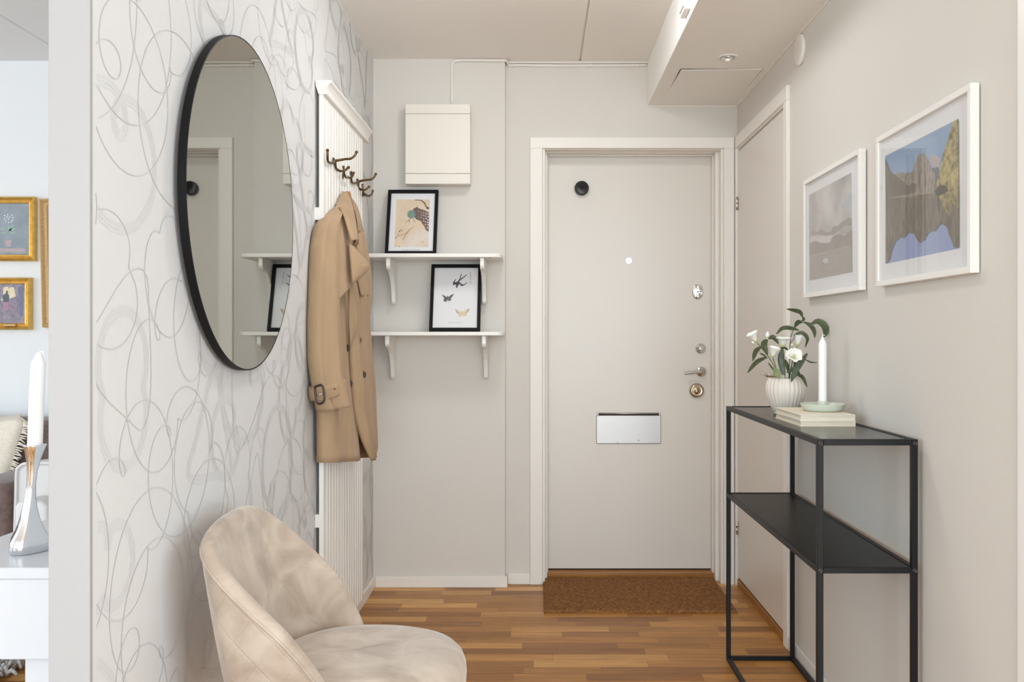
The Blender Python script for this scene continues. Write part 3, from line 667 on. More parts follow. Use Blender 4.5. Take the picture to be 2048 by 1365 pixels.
def double(c0, Y0, label):
    q = lambda x, y, Y: at(c0[0] + x, c0[1] + y, Y)
    b = q(0, -4, Y0); b.x = PX1; c = b + Vector((0.007, 0, 0))
    hookobj(label, [('side_arm', [c, q(-3, 0.5, Y0 - 0.02), q(-8, -3, Y0 - 0.05), q(-10, -12, Y0 - 0.065), q(-11, -22, Y0 - 0.07)], 0.004),
        ('side_arm', [c, q(1, 0, Y0), q(4, -0.5, Y0 + 0.015), q(7.5, -4, Y0 + 0.022), q(9.5, -10, Y0 + 0.025)], 0.004)], b, 'bronze hooks on the coat rack')
triple(672, 322, 3.305, 'bronze hook with long upper arm nearest the front edge of the coat rack')
double((698, 356), 3.47, 'short bronze hook that carries the trench coat hanger')
triple(717, 363, 3.74, 'bronze hook with long upper arm farthest along the coat rack', 0.84)
double((736, 392), 3.86, 'short bronze hook at the far end of the coat rack')

# ------------------------------------------------------------------ hanger and trench coat
g = group_of('coat_hanger', at(690, 384, 3.44), 'wooden coat hanger inside the trench coat collar', 'hanger')
tube('wire_hook', [at(689, 385, 3.40), at(692, 374, 3.40), at(690.5, 364, 3.40), at(688, 356, 3.40), at(689, 351, 3.42), at(693, 352, 3.43), at(694, 359, 3.43)], 0.0016, M_chrome, g, seg=6, n=30)
sheet('shoulder_bar', [at(672, 428, 3.34), at(679, 410, 3.38), at(686, 383, 3.42)], [at(704, 428, 3.52), at(700, 410, 3.48), at(694, 383, 3.44)], M_wood_hanger, g, rows=10, cols=6, thick=0.012, tdir=(1, 0, 0))

ct = group_of('trench_coat', at(690, 925, 3.25), 'beige trench coat with belted cuff hanging from the coat rack', 'coat')
def slab(name, rows, m, n=28, sub=36, b=0.03, folds=0.0, fk=5, ph=0.0, dirn=1, e=2.4):
    L = crom([at(r[0], r[1], r[2]) for r in rows], sub); Rr = crom([at(r[3], r[4], r[5]) for r in rows], sub)
    bs = crom1([r[6] if len(r) > 6 else b for r in rows], sub); rings = []
    for i in range(sub + 1):
        mid = (L[i] + Rr[i]) / 2; ax = (Rr[i] - L[i]) / 2; nn = Vector((-ax.y, ax.x, 0)).normalized()
        if nn.dot(-mid) < 0: nn = -nn
        ring = []; t = i / sub
        for k in range(n):
            a = 2 * math.pi * k / n; c, s = math.cos(a), math.sin(a)
            c2 = math.copysign(abs(c) ** (2 / e), c); s2 = math.copysign(abs(s) ** (2 / e), s)
            fo = folds * math.sin(fk * c2 * 1.6 + ph + 1.3 * math.sin(3 * t + ph)) * (0.35 + 0.65 * t) * (1 if s > 0 else 0.2) * (1 - abs(c2) ** 4)
            q = mid + ax * c2 + nn * (bs[i] * s2 + fo); q.x = max(q.x, PX1 + 0.001 if 3.15 < q.y < 3.95 else XL + 0.003); ring.append(q)   # cloth rests against rack and wall
        rings.append(ring)
    return loft(name, rings, m, ct)
# far part of the back with the lining side showing
slab('back_panel', [(702, 500, 3.52, 724, 490, 3.66), (702, 600, 3.5, 733, 600, 3.64), (703, 720, 3.48, 737, 720, 3.64), (706, 830, 3.46, 742, 830, 3.64), (708, 917, 3.46, 744, 915, 3.64)], M_lining, b=0.012, folds=0.004)
# near body panel
slab('body', [(668, 424, 3.30, 698, 420, 3.46, 0.02), (650, 470, 3.16, 697, 470, 3.46, 0.03), (645, 560, 3.115, 689.5, 560, 3.43, 0.036), (642, 640, 3.105, 688, 640, 3.40, 0.038), (641, 720, 3.102, 691, 720, 3.40, 0.04), (641, 830, 3.10, 704, 830, 3.40, 0.042), (642, 926, 3.10, 713, 921, 3.40, 0.045)], M_coat, folds=0.010, fk=4, ph=0.6)
# far front panel overlapping
slab('front_panel', [(699, 470, 3.42, 725, 462, 3.58, 0.02), (700, 520, 3.38, 732, 520, 3.58, 0.026), (700, 560, 3.36, 737, 580, 3.58, 0.028), (699, 640, 3.35, 734, 640, 3.58, 0.024), (701, 690, 3.34, 738, 700, 3.58, 0.024), (706, 770, 3.33, 743, 770, 3.58, 0.028), (712, 830, 3.34, 746, 840, 3.58, 0.026), (727, 882, 3.38, 749, 893, 3.58, 0.02), (744, 923, 3.44, 747.5, 909, 3.56, 0.008)], M_coat, folds=0.011, fk=5, ph=2.0)
# sleeve
slv = slab('sleeve', [(676, 411, 3.30, 688, 413, 3.34, 0.012), (656, 428, 3.19, 676, 436, 3.27, 0.026), (643, 449, 3.10, 664, 462, 3.22, 0.036), (634, 490, 3.06, 661, 497, 3.18, 0.042), (629, 540, 3.04, 665, 545, 3.15, 0.045), (625, 600, 3.025, 669.5, 605, 3.14, 0.046), (622.5, 660, 3.015, 673.5, 660, 3.13, 0.045), (623, 720, 3.015, 678, 720, 3.13, 0.044), (627, 757, 3.02, 681, 752, 3.13, 0.042), (634, 795, 3.03, 688, 783, 3.15, 0.043), (640, 822, 3.04, 694, 809, 3.17, 0.045)], M_coat, folds=0.016, fk=3.2, ph=0.4, sub=44)
# cuff strap around the sleeve
st = slab('cuff_strap', [(625.5, 777, 3.02, 683, 757, 3.13, 0.049), (626, 790, 3.022, 685, 768, 3.14, 0.050), (629, 803, 3.03, 687, 779, 3.15, 0.049)], M_coat, sub=6)
Yb2 = 2.99
bq = [at(x, y, Yb2) for x, y in ((629.5, 774), (644.5, 772.5), (648, 802), (634, 806))]
bq = crom(bq + [bq[0]], 28)
v, f = tubev(bq, 0.0036, 6); mk('buckle', v, f, M_horn, st, smooth=True)
tube('buckle_pin', [at(646, 788, Yb2), at(632, 791, Yb2)], 0.0018, M_nickel, st, seg=6)
for px, py in ((657, 785.5), (670, 778.5)):
    c = at(px, py, 3.035); lathe('eyelet', [(0.0022, -0.002), (0.0022, 0.004), (0, 0.0045)], c, M_horn, st, seg=8, axis='y')
# storm flap, collar, lapels
def cs(name, L, Rr, m=M_coat, bul=(0.004, -0.012, 0), th=0.005, rows=18, cols=7, fold=None):
    return sheet(name, [at(*p) for p in L], [at(*p) for p in Rr], m, ct, rows, cols, bul, th, fold)
cs('storm_flap', [(676, 420, 3.27), (660, 460, 3.165), (660, 500, 3.125), (665, 550, 3.105), (670, 606, 3.10)], [(690, 430, 3.29), (696, 465, 3.27), (699, 500, 3.245), (700.5, 545, 3.225), (701.5, 574, 3.215)], bul=(0.004, -0.012, 0), rows=24, cols=10, fold=lambda u, t: (0, -0.006 * math.sin(9 * u + 2 * t), 0))
cs('collar_lining', [(694, 386, 3.46), (700, 415, 3.44), (706, 450, 3.42), (712, 478, 3.40), (704, 500, 3.38)], [(701, 392, 3.54), (711, 415, 3.53), (718, 450, 3.52), (722, 480, 3.5), (714, 502, 3.42)], M_lining, bul=(0, 0.02, 0))
cs('collar', [(684, 385, 3.41), (671.5, 409, 3.32), (678, 416, 3.27), (686, 430, 3.24), (694, 457, 3.22), (702, 482, 3.2)], [(694, 383, 3.43), (699, 394, 3.40), (704, 408, 3.36), (709, 430, 3.31), (713, 455, 3.27), (717, 479, 3.24)], bul=(0.003, -0.01, 0), th=0.007)
cs('collar', [(698, 391, 3.5), (705, 408, 3.5), (712, 432, 3.5), (716, 458, 3.49), (717, 480, 3.48)], [(700, 391, 3.56), (713, 410, 3.57), (721, 435, 3.58), (725.5, 460, 3.58), (727, 478, 3.58)], bul=(0.002, -0.006, 0))
cs('lapel', [(697, 488, 3.21), (699, 512, 3.19), (702, 540, 3.18), (705, 566, 3.185)], [(704, 489, 3.23), (737, 527, 3.26), (731, 547, 3.25), (707, 567, 3.20)], bul=(0.003, -0.012, 0), rows=20)
cs('lapel', [(713, 492, 3.42), (714, 530, 3.38), (715, 560, 3.37), (722, 592, 3.40)], [(727, 478, 3.54), (731, 520, 3.53), (736, 560, 3.52), (737.5, 593, 3.52)], bul=(0.003, -0.012, 0))
cs('facing', [(700, 566, 3.24), (698, 600, 3.25), (698, 650, 3.26), (701, 690, 3.28)], [(706, 566, 3.27), (712, 610, 3.29), (715, 650, 3.31), (703, 695, 3.30)], bul=(0.002, -0.01, 0))
for px, py, Y in ((727.5, 750, 3.405), (694.5, 697, 3.30), (700, 768, 3.30)):
    o = lathe('button', [(0.0, -0.003), (0.0115, -0.003), (0.0135, 0.0), (0.011, 0.004), (0.0, 0.003)], at(px, py, Y), M_horn, ct, seg=18, axis='x')
    o.rotation_euler = (0, 0, math.radians(-18))
b0 = at(722.5, 680, 3.405); box('buttonhole', b0.x - 0.001, b0.x + 0.001, b0.y - 0.004, b0.y + 0.004, b0.z - 0.008, b0.z + 0.008, M_horn, ct)

# ------------------------------------------------------------------ velvet chair
CX, CY = -0.42, 2.035
ch = group_of('velvet_chair', (CX, CY, 0), 'beige velvet shell chair with quilted back against the mirror wall', 'chair')
def shell_pt(t, inner, v):
    """t along the back (-1 near wing .. 0 middle .. 1 far wing), v 0 bottom .. 1 top rim"""
    s = 1 if t >= 0 else -1; a = abs(t)
    ry = [0.0, 0.10, 0.180, 0.232, 0.256, 0.262, 0.254, 0.238]
    rx = [-0.700, -0.699, -0.688, -0.648, -0.580, -0.512, -0.455, -0.415]
    rz = [0.776, 0.770, 0.750, 0.706, 0.640, 0.574, 0.498, 0.432]
    q = a * 7; i = min(int(q), 6); u = q - i
    def cr(l):
        p0 = l[i - 1] if i > 0 else (-l[1] if l is ry else l[1]); p1, p2 = l[i], l[i + 1]; p3 = l[i + 2] if i < 6 else 2 * l[7] - l[6]
        return 0.5 * (2 * p1 + (p2 - p0) * u + (2 * p0 - 5 * p1 + 4 * p2 - p3) * u * u + (3 * p1 - p0 - 3 * p2 + p3) * u ** 3)
    Y, X, Z = cr(ry), cr(rx), cr(rz)
    zb = 0.40
    dx, dy = X - CX, Y
    l = math.hypot(dx, dy)
    z = zb + (Z - zb) * v
    k = 0.80 + 0.20 * min(1.0, (z - zb) / 0.33) ** 0.75          # the shell narrows towards the seat
    r = l * k
    if inner: r -= 0.034 * (1 - 0.2 * a) + 0.010 * math.sin(math.pi * v) + 0.022 * (1 - v)
    return Vector((CX + dx / l * r, CY + s * dy / l * r, z - (0.0 if not inner else 0.0)))
NT, NV = 56, 16
def shell_surface(name, inner, m):
    v, f, uvs = [], [], []
    for i in range(NT + 1):
        for j in range(NV + 1):
            t = -1 + 2 * i / NT; v.append(shell_pt(t, inner, j / NV)); uvs.append((t * 5.2, v[-1].z * 10.5))
    for i in range(NT):
        for j in range(NV): a = i * (NV + 1) + j; f.append((a, a + 1, a + NV + 2, a + NV + 1))
    return v, f, uvs
vo, fo, uo = shell_surface('o', False, None); vi, fi, ui = shell_surface('i', True, None)
# padded inside with rolled rim
v = list(vi); f = list(fi); n = len(v); RIM = 7
for i in range(NT + 1):
    t = -1 + 2 * i / NT; a, b = shell_pt(t, True, 1.0), shell_pt(t, False, 1.0)
    mid = (a + b) / 2; hw = (b - a) / 2
    for k in range(1, RIM + 1):
        an = math.pi * k / RIM; v.append(mid - hw * math.cos(an) + Vector((0, 0, 0.014 * math.sin(an))))
for i in range(NT):
    for k in range(RIM):
        A = (i * (NV + 1) + NV) if k == 0 else n + i * RIM + k - 1; B = n + i * RIM + k
        C = n + (i + 1) * RIM + k; D = ((i + 1) * (NV + 1) + NV) if k == 0 else n + (i + 1) * RIM + k - 1
        f.append((A, B, C, D))
mk('backrest', v, f, M_velvet, ch, smooth=True)
v = list(vo); f = list(fo)
ob = mk('outer_shell', v, f, M_quilt, ch, smooth=True)
uvl = ob.data.uv_layers.new(name='UVMap')
for lp in ob.data.loops: uvl.data[lp.index].uv = uo[lp.vertex_index]
# wing ends
for s in (-1, 1):
    a, b = shell_pt(s, True, 1.0), shell_pt(s, False, 1.0)
    ring = [shell_pt(s, True, j / 8) for j in range(9)] + [(a + b) / 2 - (b - a) / 2 * math.cos(math.pi * k / 7) + Vector((0, 0, 0.014 * math.sin(math.pi * k / 7))) for k in range(1, 7)] + [shell_pt(s, False, j / 8) for j in range(8, -1, -1)]
    cen = sum(ring, Vector()) / len(ring) + Vector((0.016, 0, 0)); v = ring + [r.lerp(cen, 0.6) + Vector((0.010, 0, 0)) for r in ring]; n = len(ring)
    mk('wing_end', v, [(i, (i + 1) % n, (i + 1) % n + n, i + n) for i in range(n)] + [tuple(range(n, 2 * n))], M_velvet, ch, smooth=True)
rimp = []
for i in range(61):
    t = -1 + 2 * i / 60; p = shell_pt(t, False, 0.985); d = Vector((p.x - CX, p.y - CY, 0)).normalized(); rimp.append(p + d * 0.001)
tube('welt_seam', rimp, 0.003, M_velvet, ch, seg=6)
# seat cushion
rings = []
def seat_ring(k, z):
    r = []
    for i in range(64):
        a = 2 * math.pi * i / 64; c, s = math.cos(a), math.sin(a)
        X = CX + 0.020 + (0.240 if c > 0 else 0.205) * k * math.copysign(abs(c) ** 0.86, c); Y = CY + 0.226 * k * math.copysign(abs(s) ** 0.9, s)
        r.append(Vector((X, Y, z + 0.007 * (1 - k) * 0)))
    return r
for k, z in ((0.90, 0.375), (0.965, 0.383), (0.995, 0.40), (1.0, 0.42), (0.995, 0.438), (0.97, 0.455), (0.92, 0.467), (0.82, 0.476), (0.65, 0.481), (0.45, 0.483), (0.22, 0.4835), (0.03, 0.4835)): rings.append(seat_ring(k, z))
loft('seat', rings, M_velvet, ch)
for sx, sy in ((-1, -1), (-1, 1), (1, -1), (1, 1)):
    tube('leg', [(CX + sx * 0.13, CY + sy * 0.13, 0.385), (CX + sx * 0.2, CY + sy * 0.2, 0.0)], [0.014, 0.009], M_blackmetal, ch, seg=12)

# ------------------------------------------------------------------ console table
TX0, TX1, TY0, TY1, TZ, TM, tb = 0.690, 0.938, 2.234, 3.318, 0.928, 0.612, 0.015
e = group_of('console_table', ((TX0 + TX1) / 2, (TY0 + TY1) / 2, 0), 'narrow black metal console table with two shelves by the right wall', 'console table')
for x in (TX0, TX1 - tb):
    for y in (TY0, TY1 - tb): box('post', x, x + tb, y, y + tb, 0, TZ, M_blackmetal, e, bev=0.001, seg=1)
for z in (0.0, TM - tb, TZ - tb):
    for x in (TX0, TX1 - tb): box('rail', x + 0.0004, x + tb - 0.0004, TY0 + tb, TY1 - tb, z, z + tb, M_blackmetal, e, bev=0.001, seg=1)
    for y in (TY0, TY1 - tb): box('rail', TX0 + tb, TX1 - tb, y + 0.0004, y + tb - 0.0004, z, z + tb, M_blackmetal, e, bev=0.001, seg=1)
box('top_sheet', TX0 + tb, TX1 - tb, TY0 + tb, TY1 - tb, TZ - 0.006, TZ - 0.002, M_blacktop, e, bev=0.0008, seg=1)
box('shelf_sheet', TX0 + tb, TX1 - tb, TY0 + tb, TY1 - tb, TM - 0.006, TM - 0.002, M_blackshelf, e, bev=0.0008, seg=1)
for x in (TX0 + tb / 2, TX1 - tb / 2):
    for z in (TZ - tb / 2 - 0.002, TM - tb / 2):
        bt = lathe('bolt', [(0.0062, -0.001), (0.0062, 0.0015), (0.005, 0.003), (0.003, 0.003), (0.0028, 0.0015), (0, 0.0015)], (x, TY0, z), M_bolt, e, seg=18, axis='y')
# books
TT = TZ - 0.002
def book(x0, x1, y0, y1, z0, th, label):
    g = group_of('book', ((x0 + x1) / 2, (y0 + y1) / 2, z0), label, 'book', 'cream books on the console')
    boxes('cover', [(x0, x1, y0, y1, z0, z0 + 0.002), (x0, x1, y0, y1, z0 + th - 0.002, z0 + th), (x1 - 0.0025, x1, y0, y1, z0 + 0.002, z0 + th - 0.002)], M_cream, g)
    box('page_block', x0 + 0.003, x1 - 0.0025, y0 + 0.003, y1 - 0.003, z0 + 0.002, z0 + th - 0.002, M_page, g)
book(0.747, 0.9045, 2.578, 2.852, TT, 0.0165, 'lower cream hardback book lying on the console table')
book(0.7465, 0.904, 2.580, 2.850, TT + 0.0166, 0.0168, 'upper cream hardback book under the green candle dish')
BT = TT + 0.0334
DXc, DYc = 0.853, 2.712
e = group_of('candle_dish', (DXc, DYc, BT), 'pale green ceramic candle dish with scalloped edge on the books', 'candle holder')
lathe('dish', [(0.0, 0.0), (0.050, 0.0), (0.056, 0.004), (0.061, 0.011), (0.0655, 0.0205), (0.0665, 0.022), (0.0655, 0.0228), (0.063, 0.0212), (0.057, 0.010), (0.052, 0.006), (0.0, 0.005)], (DXc, DYc, BT), M_green, e, seg=56, rib=lambda a, i: 1 + (0.006 * math.cos(14 * a) if 1 <= i <= 8 else 0))
lathe('socket', [(0.019, 0.005), (0.0165, 0.012), (0.0165, 0.028), (0.0158, 0.030), (0.0135, 0.030), (0.0132, 0.012), (0.0, 0.012)], (DXc, DYc, BT), M_green, e, seg=32)
e = group_of('taper_candle', (DXc, DYc, BT + 0.0125), 'white dinner candle standing in the green dish', 'candle')
lathe('wax', [(0.0115, 0.0), (0.012, 0.016), (0.012, 0.185), (0.0115, 0.189), (0.0085, 0.196), (0.0045, 0.204), (0.003, 0.209), (0.0, 0.2095)], (DXc, DYc, BT + 0.0125), M_wax, e, seg=28)
tube('wick', [(DXc, DYc, BT + 0.221), (DXc - 0.001, DYc, BT + 0.225), (DXc + 0.003, DYc, BT + 0.228), (DXc + 0.007, DYc, BT + 0.226)], 0.0012, M_wax, e, seg=6, n=8)
# ribbed vase
VXc, VYc = 0.817, 2.985
e = group_of('ribbed_vase', (VXc, VYc, TT), 'white ribbed ceramic vase at the far end of the console table', 'vase')
prof = [(0.0, 0.0), (0.035, 0.0), (0.037, 0.003), (0.044, 0.018), (0.053, 0.040), (0.0605, 0.062), (0.064, 0.080), (0.0635, 0.095), (0.0595, 0.108), (0.054, 0.117), (0.0515, 0.1205), (0.0495, 0.120), (0.051, 0.112), (0.056, 0.095), (0.05, 0.05), (0.0, 0.04)]
lathe('pot', prof, (VXc, VYc, TT), M_ceramic, e, seg=144, rib=lambda a, i: 1 + (0.055 * (abs(math.cos(13 * a)) - 0.6) if 2 <= i <= 9 else 0))
lathe('filling', [(0.0, 0.098), (0.053, 0.098), (0.053, 0.100), (0.0, 0.102)], (VXc, VYc, TT), M_soil, e, seg=24)
# flowers: drawing grid of the bouquet -> place
def fq(x, y, Y=2.985): return at(1460 + x / 4.55, 600 + y / 4.55, Y)
def leafv(pts, w, tw=0.3, n=12):
    P = crom(pts, n); v, f = [], []
    for i, p in enumerate(P):
        t = i / n; d = (P[min(i + 1, n)] - P[max(i - 1, 0)]).normalized()
        view = Vector((p.x, p.y, p.z - H)).normalized(); side = d.cross(view).normalized()
        side = (side + view * tw).normalized(); nr = d.cross(side)
        ww = w * (math.sin(math.pi * min(1, t * 0.96 + 0.04)) ** 0.75) * 0.5
        v += [p + side * ww, p - nr * ww * 0.35 * (1 if nr.dot(view) < 0 else -1), p - side * ww]
    k = len(v); v += [q + Vector((0, 0.0006, -0.0002)) for q in v]
    for i in range(n):
        for j in range(2):
            a = i * 3 + j; f.append((a, a + 1, a + 4, a + 3)); f.append(tuple(x + k for x in (a, a + 3, a + 4, a + 1)))
    return v, f
def leaf(par, pts, w, m=M_leaf, tw=0.3):
    v, f = leafv(pts, w / 4.55 * 2.985 / F, tw); mk('leaf', v, f, m, par, smooth=True)
def petals(par, c, ax, size, openn, n=6, seed=0):
    rr = random.Random(seed); ax = Vector(ax).normalized(); s = ax.orthogonal().normalized(); t = ax.cross(s)
    fl = None
    for k in range(n):
        a0 = 2 * math.pi * k / n + rr.uniform(-0.15, 0.15); v, f = [], []; ru = rr.uniform(0, 6); off = 0.94 + 0.1 * (k % 2)
        for i in range(9):
            u = i / 8; h = size * (0.05 + 0.95 * u) * (1 - 0.32 * openn * u * u); r = size * off * (0.10 + 0.50 * (u ** 0.6) * (0.55 + 0.7 * openn * u) )
            wid = (0.30 + 0.75 * math.sin(math.pi * min(1, 0.15 + u * 0.62)))
            for j in range(9):
                q = j / 4 - 1; a = a0 + q * wid * 0.80; rf = 1 + 0.07 * u * u * math.sin(5 * q + ru); dip = 1 - 0.10 * u * q * q
                v.append(Vector(c) + ax * h * dip + (s * math.cos(a) + t * math.sin(a)) * r * rf)
        for i in range(8):
            for j in range(8): b = i * 9 + j; f.append((b, b + 1, b + 10, b + 9))
        mk('petal', v, f, M_petal, par, smooth=True)
def flower_stem(label, stem, head, ax, size, openn, leaves, seed, bud=None):
    g = group_of('lisianthus_stem', fq(*stem[0]), label, 'flower', 'white lisianthus in the ribbed vase')
    tube('stem', [fq(*p) for p in stem], 0.0014, M_stem, g, seg=6, n=16)
    hp = fq(*head); A = Vector(ax).normalized()
    cup = [hp + A * (size * h) for h in (-0.12, 0.0, 0.18)]
    cal = tube('calyx', cup, [0.0022, size * 0.2, size * 0.26], M_petalb, g, seg=10, n=6)
    petals(g, hp, A, size, openn, 6, seed)
    if openn > 0.5: tube('stamen', [hp, hp + A * size * 0.55], [size * 0.08, size * 0.10], M_petalb, g, seg=8, n=4)
    for lf in leaves: leaf(g, [fq(*p) for p in lf[0]], lf[1], lf[2] if len(lf) > 2 else M_leaf)
    if bud:
        for b in bud:
            q, ax2, s2 = fq(*b[0]), Vector(b[1]).normalized(), b[2]
            tube('bud', [q, q + ax2 * s2 * 0.5, q + ax2 * s2], [s2 * 0.16, s2 * 0.34, s2 * 0.1], M_petal, g, seg=10, n=8)
            tube('bud_calyx', [q - ax2 * s2 * 0.25, q + ax2 * s2 * 0.2], [0.002, s2 * 0.30], M_petalb, g, seg=10, n=5)
Z = 2.985
flower_stem('white lisianthus bloom leaning far out to the left of the vase', [(470, 800), (430, 660), (350, 520), (250, 395)], (236, 375, 2.97), (-0.55, -0.15, 0.9), 0.036, 0.5,
    [([(285, 428, 2.97), (235, 470, 2.96), (206, 560, 2.95)], 46), ([(335, 522, 2.96), (240, 570, 2.94), (155, 670, 2.92)], 42), ([(268, 485, 2.97), (310, 505, 2.97), (345, 540, 2.97)], 18)], 1, [((222, 398, 2.96), (-0.8, -0.1, 0.6), 0.012)])
flower_stem('half-open white lisianthus in front of the dark leaves', [(480, 800), (420, 620), (392, 530)], (388, 515, 2.955), (0.12, -0.25, 1), 0.036, 0.4,
    [([(340, 360, 2.98), (310, 410, 2.97), (345, 500, 2.97)], 62, M_leaf), ([(400, 610, 2.95), (420, 660, 2.94), (450, 712, 2.93)], 52, M_leafl), ([(345, 570, 2.96), (375, 610, 2.96), (395, 640, 2.96)], 16)], 2, [((338, 345, 2.98), (0.1, 0, 1), 0.020)])
flower_stem('upright white lisianthus at the centre of the bouquet', [(500, 800), (500, 620), (482, 440)], (480, 420, 2.985), (0.0, -0.15, 1), 0.037, 0.8,
    [([(350, 355, 2.99), (395, 340, 2.99), (445, 405, 2.99)], 44), ([(478, 445, 2.99), (465, 540, 2.96), (478, 690, 2.95)], 62, M_leafg), ([(445, 440, 2.99), (505, 440, 3.0), (530, 470, 3.0)], 20)], 3)
flower_stem('drooping white lisianthus bud high on the right of the bouquet', [(530, 800), (560, 600), (585, 470), (612, 430)], (615, 412, 3.0), (0.15, -0.1, 1), 0.035, 0.15,
    [([(580, 325, 3.01), (650, 298, 3.0), (705, 350, 2.99), (682, 440, 2.98)], 36), ([(590, 560, 3.0), (600, 640, 2.98), (590, 715, 2.97)], 50, M_leafg)], 4, [((565, 430, 3.02), (0, 0, 1), 0.012)])
flower_stem('wide open white lisianthus facing the room, lowest in the bouquet', [(520, 800), (545, 660), (572, 560)], (574, 540, 2.95), (-0.05, -0.75, 0.6), 0.037, 1.0,
    [([(705, 488, 2.95), (650, 560, 2.93), (590, 660, 2.91), (555, 755, 2.9)], 58, M_leafg), ([(600, 680, 2.94), (660, 705, 2.92), (705, 800, 2.9)], 34), ([(680, 540, 2.97), (735, 568, 2.97), (800, 570, 2.97)], 14), ([(512, 660, 2.94), (560, 640, 2.93), (560, 600, 2.95)], 30)], 5)
g = group_of('leafy_branch', fq(540, 800), 'tall green leafy twig arching over the candle from the vase', 'twig')
tube('stem', [fq(*p) for p in [(530, 800), (540, 600), (545, 420), (560, 320), (600, 240), (655, 190), (662, 160)]], 0.0013, M_leaf, g, seg=6, n=30)
tube('stem', [fq(*p) for p in [(590, 255), (640, 215), (690, 205), (745, 215)]], 0.0011, M_leaf, g, seg=6, n=12)
tube('stem', [fq(*p) for p in [(545, 405), (575, 360), (590, 330)]], 0.0010, M_leaf, g, seg=6, n=8)
for pts, w, m in (([(662, 160, Z), (640, 115, 2.98), (590, 97, 2.97), (508, 82, 2.95)], 40, M_leaf), ([(670, 200, Z), (735, 235, 2.97), (768, 290, 2.96), (770, 350, 2.95)], 42, M_leaf), ([(735, 222, Z), (800, 195, 2.98), (860, 235, 2.97), (872, 300, 2.96), (850, 345, 2.95)], 64, M_leaf), ([(660, 205, Z), (615, 205, 3.0), (585, 255, 3.0)], 40, M_leaf), ([(422, 312, 2.97), (480, 258, 2.98), (560, 258, 2.98), (632, 280, 2.99)], 40, M_leaf), ([(495, 690, 2.95), (470, 560, 2.95), (455, 470, 2.96)], 40, M_leafg), ([(545, 690, 2.99), (520, 600, 3.0), (500, 540, 3.0)], 34, M_leaf), ([(640, 690, 2.97), (605, 640, 2.98), (580, 560, 2.99)], 34, M_leaf), ([(660, 195, Z), (672, 175, Z), (655, 150, Z)], 24, M_leaf)):
    leaf(g, [fq(*p) for p in pts], w, m)

# ------------------------------------------------------------------ pictures on the right wall
XF, XPn = 0.932, 0.9435
def wallpt(px, py, X): Y = F * X / (px - VX); return Vector((X, Y, H - (py - VY) * Y / F))
def wall_picture(y0, y1, z0, z1, name, label):
    e = group_of(name, (XR, (y0 + y1) / 2, z0), label, 'picture', 'white framed photographs on the right wall')
    bw = 0.015
    for nm, b in (('frame_bar', (y0, y1, z0, z0 + bw)), ('frame_bar', (y0, y1, z1 - bw, z1)), ('frame_bar', (y0, y0 + bw, z0 + bw, z1 - bw)), ('frame_bar', (y1 - bw, y1, z0 + bw, z1 - bw))):
        box(nm, XF, XR - 0.003, *b, M_white, e, bev=0.0008, seg=1)
    mt = box('mat_board', XPn, XR - 0.002, y0 + bw, y1 - bw, z0 + bw, z1 - bw, M_paperw, e)
    box('glass', XF + 0.004, XF + 0.0055, y0 + bw, y1 - bw, z0 + bw, z1 - bw, M_glass, e)
    return mt
def drawer(mt, ox, oy, sc):
    def S(name, pts, m, lvl): flat(name, [wallpt(ox + x / sc, oy + y / sc, XPn - 0.0004 - 0.0003 * lvl) for x, y in pts], m, mt)
    return S
mt = wall_picture(2.626, 3.181, 1.317, 1.728, 'framed_cloud_photo', 'white-framed grey photograph of clouds over a lake, nearer the entrance door')
A = drawer(mt, 1595, 285, 4.27)
M_sky = mat('photo_clouds', (150, 146, 146), 0.5, col2=(214, 210, 207), nscale=7, detail=6)
M_haze = mat('photo_ridge', (146, 136, 130), 0.5, noise=0.12, nscale=30); M_cld = mat('photo_dark_cloud', (150, 142, 137), 0.5, noise=0.14, nscale=30)
M_lake = mat('photo_grey_lake', (164, 156, 150), 0.5, noise=0.07, nscale=60, stretch=(1, 0.15, 4)); M_bl = mat('photo_blue_gap', (170, 182, 190), 0.5, col2=(190, 194, 198), nscale=20); M_brt = mat('photo_bright_cloud', (210, 206, 203), 0.5)
A('photo_sky', [(97, 450), (460, 258), (465, 1105), (102, 1178)], M_sky, 0)
A('blue_gap', [(365, 540), (420, 500), (450, 420), (461, 440), (461, 560), (400, 590)], M_bl, 1)
A('bright_cloud', [(102, 850), (120, 800), (180, 810), (240, 790), (300, 790), (280, 850), (220, 870), (160, 845)], M_brt, 1)
A('dark_cloud', [(105, 780), (140, 755), (170, 770), (200, 740), (250, 770), (290, 760), (300, 720), (340, 715), (380, 680), (440, 640), (461, 660), (462, 710), (400, 715), (350, 760), (300, 790), (240, 800), (190, 790), (130, 790)], M_cld, 2)
A('ridge', [(101, 865), (160, 840), (190, 860), (270, 860), (300, 810), (340, 780), (400, 800), (462, 750), (463, 870), (102, 965)], M_haze, 3)
A('lake', [(102, 965), (463, 870), (465, 1105), (102, 1178)], M_lake, 4)
mt = wall_picture(1.952, 2.498, 1.319, 1.729, 'framed_mountain_photo', 'white-framed colour photograph of mountains mirrored in a blue lake')
B = drawer(mt, 1740, 155, 3.173)
M_b1 = mat('photo_blue_sky', (128, 158, 194), 0.5, col2=(142, 170, 202), nscale=4); M_b2 = mat('photo_blue_water', (136, 154, 204), 0.5, col2=(152, 166, 206), nscale=6)
M_rock = mat('photo_rock', (96, 88, 82), 0.5, col2=(176, 164, 150), nscale=75, stretch=(1, 3, 0.6), detail=6); M_lrock = mat('photo_left_slope', (98, 90, 80), 0.5, noise=0.25, nscale=40)
